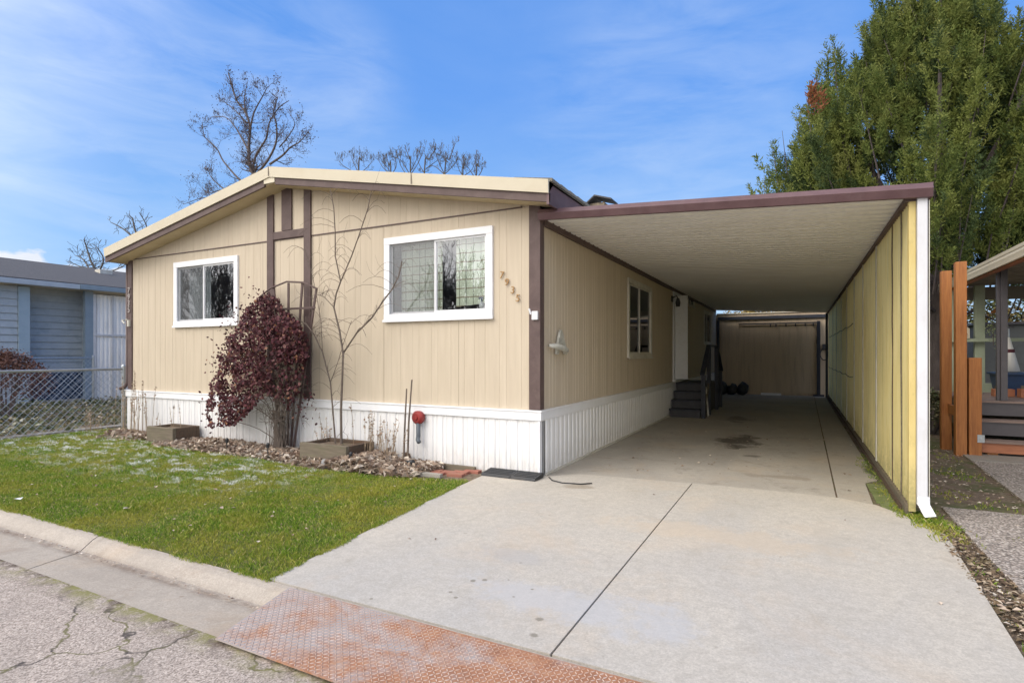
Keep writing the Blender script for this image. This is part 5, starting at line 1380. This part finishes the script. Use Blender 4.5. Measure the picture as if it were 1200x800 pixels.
b = MB(); b.box(BX - .02, BX + .06, 7.56, 7.82, 0, 3.36); b.build('corner_board', M('light_blue_trim', (.34, .43, .49), (.3, .39, .45), .6, 4), bh)
b = MB(); b.box(BX - .06, BX + .06, 9.2, 9.42, 0, 3.4); b.build('corner_board', bluedark, bh)
b = MB(); b.box(BX - .545, BX - .50, 7.82, 9.4, .0, .9); b.build('skirting', M('deep_blue_skirting', (.035, .055, .10), (.03, .045, .08), .7, 4), bh)
b = MB(); b.box(BX - .5, BX - .02, 7.6, 9.3, -.0, .08); b.build('porch_floor', conc_kerb, bh)
b = MB()
b.quad((BX - .6, 7.5, 3.40), (BX + .3, 7.5, 3.40), (BX + .3, 9.5, 3.40), (BX - .6, 9.5, 3.40)); b.quad((BX - .6, 9.5, 3.40), (BX + .3, 9.5, 3.40), (BX + .3, 16, 3.40), (BX - .6, 16, 3.40)); b.quad((BX - .6, 2, 3.40), (BX + .3, 2, 3.40), (BX + .3, 7.5, 3.4), (BX - .6, 7.5, 3.4))
b.build('soffit', cream, bh)
b = MB(); b.box(BX + .30, BX + .42, 2.0, 8.9, 3.39, 3.53); b.build('gutter', M('grey_gutter', (.42, .47, .52), (.36, .41, .46), .45, 4), bh, bevel=.01)
b = MB(); b.box(BX + .30, BX + .42, 8.91, 16, 3.40, 3.54); b.build('gutter', bluedark, bh, bevel=.01)
b = MB(); b.hexa([(BX + .36, 1.8, 3.53), (BX + .36, 16.2, 3.53), (-23.2, 16.2, 4.58), (-23.2, 1.8, 4.58), (BX + .36, 1.8, 3.57), (BX + .36, 16.2, 3.57), (-23.2, 16.2, 4.62), (-23.2, 1.8, 4.62)])
b.hexa([(-23.2, 1.8, 4.58), (-23.2, 16.2, 4.58), (-27, 16.2, 3.5), (-27, 1.8, 3.5), (-23.2, 1.8, 4.62), (-23.2, 16.2, 4.62), (-27, 16.2, 3.54), (-27, 1.8, 3.54)])
rf = b.build('roof', shingle, bh)
b = MB(); b.box(-22.4, -22.05, 10.9, 11.3, 4.3, 4.47); b.build('roof_vent', shadew, rf)
b = MB()
for (yy, nn_) in ((9.42, 60),):
    y = yy
    while y < 16:
        for (ya, da, yb, db) in ((y, 0, y + .05, 0), (y + .05, 0, y + .07, -.02), (y + .07, -.02, y + .10, -.02), (y + .10, -.02, y + .12, 0)):
            b.quad((BX + .03 + da, ya, .0), (BX + .03 + db, yb, .0), (BX + .03 + db, yb, 3.32), (BX + .03 + da, ya, 3.32))
        y += .12
b.build('metal_panel', M('dull_white_metal', (.86, .84, .80), (.76, .74, .70), .6, 2, (1, 3, .5), (.42, .40, .37), 1.5, .6), bh)
b = MB(); b.box(BX + .035, BX + .07, 9.42, 16, 2.02, 2.08); b.box(BX + .03, BX + .06, 9.42, 9.50, 0, 3.32); b.box(BX + .035, BX + .06, 9.95, 10.0, 0, 3.32); b.build('panel_rail', M('dull_white_rail', (.6, .6, .6), (.48, .48, .48), .6, 2), bh)
b = MB(); b.quad((-27, 2, 0), (BX - .6, 2, 0), (BX - .6, 2, 3.5), (-27, 2, 3.5)); b.quad((-27, 16, 0), (BX, 16, 0), (BX, 16, 3.5), (-27, 16, 3.5)); b.build('wall', bluesid, bh)

# chain link fence along the boundary
def chainlink(lab, A, B, h, posts, name='chain_link_fence', pitch=.125, zb=.02, group=None):
    t = thing(name, lab, 'fence', A, group)
    A = V(A); B = V(B); L_ = (B - A).length; d = (B - A) / L_
    for s_ in posts:
        q = A + d * s_ * L_; b = MB(); b.tube([q, q + V((0, 0, h + .05))], .038, 10); b.tube([q + V((0, 0, h + .05)), q + V((0, 0, h + .09))], [.045, .012], 10); b.build('fence_post', galv, t)
    b = MB(); b.tube([A + V((0, 0, h)), B + V((0, 0, h))], .024, 8); b.build('top_rail', galv, t)
    b = MB(); H_ = h - zb; n_ = int((L_ + H_) / pitch)
    nm = V((d.y, -d.x, 0)) * .004
    for k in range(n_):
        s0 = k * pitch - H_
        for sg in (1, -1):
            u0, u1 = s0, s0 + H_; z0_, z1_ = (zb, h) if sg > 0 else (h, zb)
            if u0 < 0: z0_ += (z1_ - z0_) * (-u0 / H_); u0 = 0
            if u1 > L_: z1_ -= (z1_ - z0_) * ((u1 - L_) / max(1e-6, (u1 - u0))); u1 = L_
            if u1 - u0 < .02: continue
            b.tube([A + d * u0 + V((0, 0, z0_)) + nm * sg, A + d * u1 + V((0, 0, z1_)) + nm * sg], .0036, 3, 0, False)
    b.build('wire_mesh', galv, t)
    return t
chainlink('galvanised chain-link fence meeting the left corner of the tan house', (-12.0, 6.35, 0), (-11.6, 1.9, 0), 1.16, (0, 1))
chainlink('farther chain-link fence in front of the blue house porch', (-19.1, 9.25, 0), (-18.2, 4.0, 0), 1.34, (0, .9))
b = MB(); b.box(-12.35, -12.1, 2.5, 8.6, -.05, .02)
tag(b.build('border_strip', conc_kerb), 'pale concrete strip on the ground behind the chain-link fence', 'edging')
random.seed(61)
b = MB()
for _ in range(9000):
    x = random.uniform(-19, -12.15); y = random.uniform(4.2, 10.5)
    k = noise.noise(V((x * .9, y * .9, 4)))
    if k < -.15: continue
    leaf(b, (x, y, random.uniform(0, .08 + .28 * max(0, k))), random.uniform(.05, .12), .8)
tag(b.build('ground_cover', covm), 'low frosty plants and leaves behind the chain-link fence', 'ground cover', kind='stuff')
bush('twiggy_bush', 'reddish twiggy bush behind the chain-link fence at the left edge', 'bush', (-15.2, 5.7, .75), (.9, .7, .75), 1500, redtw, .05, lsz=(.03, .06))

# ------------------------------------------------------------------ right neighbour: deck, posts, porch roof
dk = thing('deck', 'brown board deck with three broad steps in the neighbouring yard', 'deck', (3.6, 11, 0))
for i, (y, z) in enumerate(((10.13, .22), (10.41, .49), (10.69, .755))):
    yb = y + .3 if i < 2 else 13.3
    b = MB()
    yy = y
    while yy < yb - .02: b.box(2.30, 6.5, yy, min(yy + .138, yb), z - .03, z); yy += .142
    b.build('tread' if i < 2 else 'deck_boards', deckb, dk)
    b = MB(); b.box(2.32, 6.5, y + .03, y + .055, z - .25 + (.08 if i == 0 else .03), z - .032); b.build('riser', redwood if i == 0 else bronze, dk)
b = MB(); b.box(2.4, 2.52, 10.2, 10.35, .0, .09); b.box(4.0, 4.12, 10.2, 10.35, 0, .09); b.build('foot_block', orangew, dk)
b = MB(); b.box(2.31, 6.5, 13.2, 13.26, .0, .72); b.box(2.31, 2.35, 10.75, 13.2, .3, .72); b.build('rim_board', timber, dk)
op = [((2.02, 10.72), 2.73, .13, 'orange stained post farthest back and leftmost beside the deck'), ((2.075, 10.12), 2.78, .13, 'tallest orange stained post next to the deck steps'), ((2.235, 10.13), 1.40, .145, 'short orange stained post bolted to the deck stairs')]
for (c, h, w_, lab) in op:
    t = thing('timber_post', lab, 'post', (c[0], c[1], 0), 'orange timber posts at the deck')
    b = MB(); b.box(c[0] - w_ / 2, c[0] + w_ / 2, c[1] - w_ / 2, c[1] + w_ / 2, -.02, h); b.build('post', orangew, t, bevel=.006)
    if h < 2:
        b = MB(); b.box(c[0] + .02, c[0] + .10, c[1] - w_ / 2 - .008, c[1] - w_ / 2 - .001, .20, .31); b.tube([(c[0] + .06, c[1] - w_ / 2 - .008, .255), (c[0] + .06, c[1] - w_ / 2 - .02, .255)], .015, 8); b.build('bracket', galv, t)
b = MB(); b.beam((2.05, 10.72, .62), (2.05, 10.2, .62), .04, .14); tag(b.build('blocking_board', orangew), 'short orange board joining the two tall posts', 'board')
pr = thing('porch_roof', 'flat porch roof with cream ribbed fascia over the neighbouring deck', 'porch', (3.5, 11, 0))
b = MB()
prf = [(2.50, 2.68), (2.535, 2.68), (2.535, 2.84), (2.47, 2.84), (2.478, 2.80), (2.488, 2.80), (2.488, 2.76), (2.478, 2.755), (2.490, 2.72)]
b.extrude_poly([(x, z) for x, z in prf], 'y', 4.5, 13.8); b.build('fascia', cream, pr)
b = MB(); b.box(2.54, 7, 4.5, 13.8, 2.80, 2.84); 
for k in range(18): b.box(2.54, 7, 4.6 + k * .52, 4.64 + k * .52, 2.75, 2.80)
b.build('roof_panel', M('taupe_soffit', (.28, .25, .20), (.22, .2, .16), .7, 4), pr)
b = MB(); b.box(2.56, 7, 13.68, 13.8, 2.5, 2.74); b.build('end_board', M('taupe_board', (.24, .22, .18), (.2, .18, .15), .7, 4), pr)
b = MB(); b.box(2.68, 2.76, 10.72, 10.84, .76, 2.76); b.box(2.64, 2.68, 10.75, 10.81, .76, 2.74); b.build('post', bronze, pr, bevel=.004)
b = MB(); b.box(2.545, 2.62, 4.5, 13.7, 2.66, 2.75); b.build('beam', redwood, pr)
for (x, w_) in ((2.98, .15), (2.56, .12), (3.80, .13), (4.8, .13)):
    b = MB(); b.box(x - w_ / 2, x + w_ / 2, 13.12, 13.22, .70, 2.72); b.build('frame_post', greenp, pr, bevel=.004)
b = MB(); b.box(2.5, 6.5, 13.0, 13.11, 1.68, 1.74); b.build('shelf', greenp, pr)
b = MB(); b.box(2.5, 6.5, 13.05, 13.11, .72, .92); b.build('bottom_rail', greenp, pr)
t = thing('birdhouse', 'small cream birdhouse on the green porch shelf', 'birdhouse', (2.73, 13.05, 1.74))
b = MB(); b.extrude_poly([(2.68, 1.742), (2.80, 1.742), (2.80, 1.92), (2.74, 1.98), (2.68, 1.92)], 'y', 12.98, 13.09); b.build('box', cream, t)
b = MB(); b.tube([(2.74, 12.979, 1.82), (2.74, 12.965, 1.82)], .026, 10); b.build('entrance', redwood, t)
t = thing('bird_feeder', 'orange hanging bird feeder under the neighbouring porch roof', 'bird feeder', (3.12, 12.8, 2.1))
b = MB(); b.tube([(3.14, 12.8, 2.79), (3.14, 12.8, 2.25)], .003, 4); b.build('cord', dgrey, t)
b = MB(); b.tube([(3.14, 12.8, 2.27), (3.14, 12.8, 2.19), (3.14, 12.8, 2.18)], [.01, .10, .02], 12); b.build('cap', orangew, t)
t = thing('hanging_plant', 'pale trailing plant hanging beside the green porch post', 'plant', (3.12, 12.95, 1.7))
b = MB()
for _ in range(110): leaf(b, (3.13 + random.gauss(0, .06), 12.93 + random.gauss(0, .04), 1.95 + random.gauss(0, .16)), random.uniform(.025, .05), 1)
b.build('leaves', leaf_mat('pale_plant', [(0., (.25, .33, .12)), (1., (.55, .6, .35))]), t)
b = MB(); b.tube([(3.13, 12.95, 1.6), (3.13, 12.95, 1.9), (3.12, 12.95, 2.2)], .006, 4); b.build('stem', twigm, t)
t = thing('garden_shed', 'low grey garden shed with dark edged roof beyond the porch shelf', 'shed', (5.2, 17, 0))
b = MB(); b.box(3.8, 6.6, 17, 19, 0, 2.15); b.build('wall', M('grey_shed_wall', (.16, .165, .16), (.12, .125, .12), .8, 4), t)
b = MB(); b.box(3.7, 6.7, 16.9, 19.1, 2.15, 2.2); b.build('roof', bronze, t)
b = MB(); b.box(4.35, 4.4, 16.97, 16.999, .1, 2.1); b.box(6.0, 6.05, 16.97, 16.999, .1, 2.1); b.build('trim_board', bronze, t)
t = thing('storage_bin', 'dark blue plastic bin on the neighbouring deck', 'bin', (3.25, 12.3, .75))
b = MB(); b.hexa([(3.05, 12.2, .758), (3.5, 12.2, .758), (3.5, 12.6, .758), (3.05, 12.6, .758), (3.0, 12.15, 1.1), (3.55, 12.15, 1.1), (3.55, 12.65, 1.1), (3.0, 12.65, 1.1)]); b.build('body', bluebin, t, bevel=.01)
b = MB(); b.box(2.97, 3.58, 12.12, 12.68, 1.1, 1.14); b.build('lid', bluebin, t, bevel=.01)
t = thing('folded_parasol', 'folded parasol with white cloth and maroon tie on the neighbouring deck', 'parasol', (3.3, 12.75, .76))
b = MB(); b.tube([(3.3, 12.78, 1.15), (3.3, 12.78, 1.5), (3.3, 12.78, 1.75)], [.16, .08, .02], 12); b.build('canopy', canvas, t, smooth=True)
b = MB(); b.tube([(3.3, 12.78, .757), (3.3, 12.78, 1.9)], .015, 8); b.build('pole', galv, t)
b = MB(); b.tube([(3.3, 12.78, 1.42), (3.3, 12.78, 1.54)], .085, 12); b.build('tie', maroonm, t)
for k, (x, y, hh) in enumerate(((2.75, 12.6, .16), (3.0, 11.9, .12), (3.28, 11.7, .14))):
    t = thing('planter_tray', ['low sage planter tray at the back left of the deck', 'low cedar tray in the middle of the deck', 'low cedar tray nearest the right edge of the deck'][k], 'planter', (x, y, .76), 'low trays on the neighbouring deck')
    b = MB(); b.box(x - .13, x + .13, y - .1, y + .1, .757, .757 + hh); b.build('tray', [greenp, redwood, redwood][k], t, bevel=.004)
    b = MB(); b.box(x - .10, x - .04, y - .03, y + .03, .757 + hh, .757 + hh + .05); b.build('handle', [greenp, timber, timber][k], t)
# stuff seen between the white post and orange posts
t = thing('privacy_fence', 'low grey board fence at the back of the neighbouring side yard', 'fence', (4, 16, 0))
b = MB()
for k in range(26): b.box(1.5 + k * .16, 1.5 + k * .16 + .15, 18.2, 18.23, 0, 1.35 + random.uniform(-.01, .01))
b.build('boards', M('pale_fence_boards', (.38, .37, .37), (.27, .26, .26), .85, 4, (8, 8, 1)), t)
b = MB()
for x in (1.6, 3.6, 5.5): b.box(x, x + .09, 18.24, 18.33, 0, 1.4)
b.build('fence_post', timber, t)
bush('small_shrub', 'low twiggy shrub on the ground between the white post and orange posts', 'shrub', (2.15, 12.6, .35), (.5, .4, .4), 500, covm, .04, lsz=(.03, .06))

print('objects', len(bpy.data.objects), 'verts', sum(len(m.vertices) for m in bpy.data.meshes))
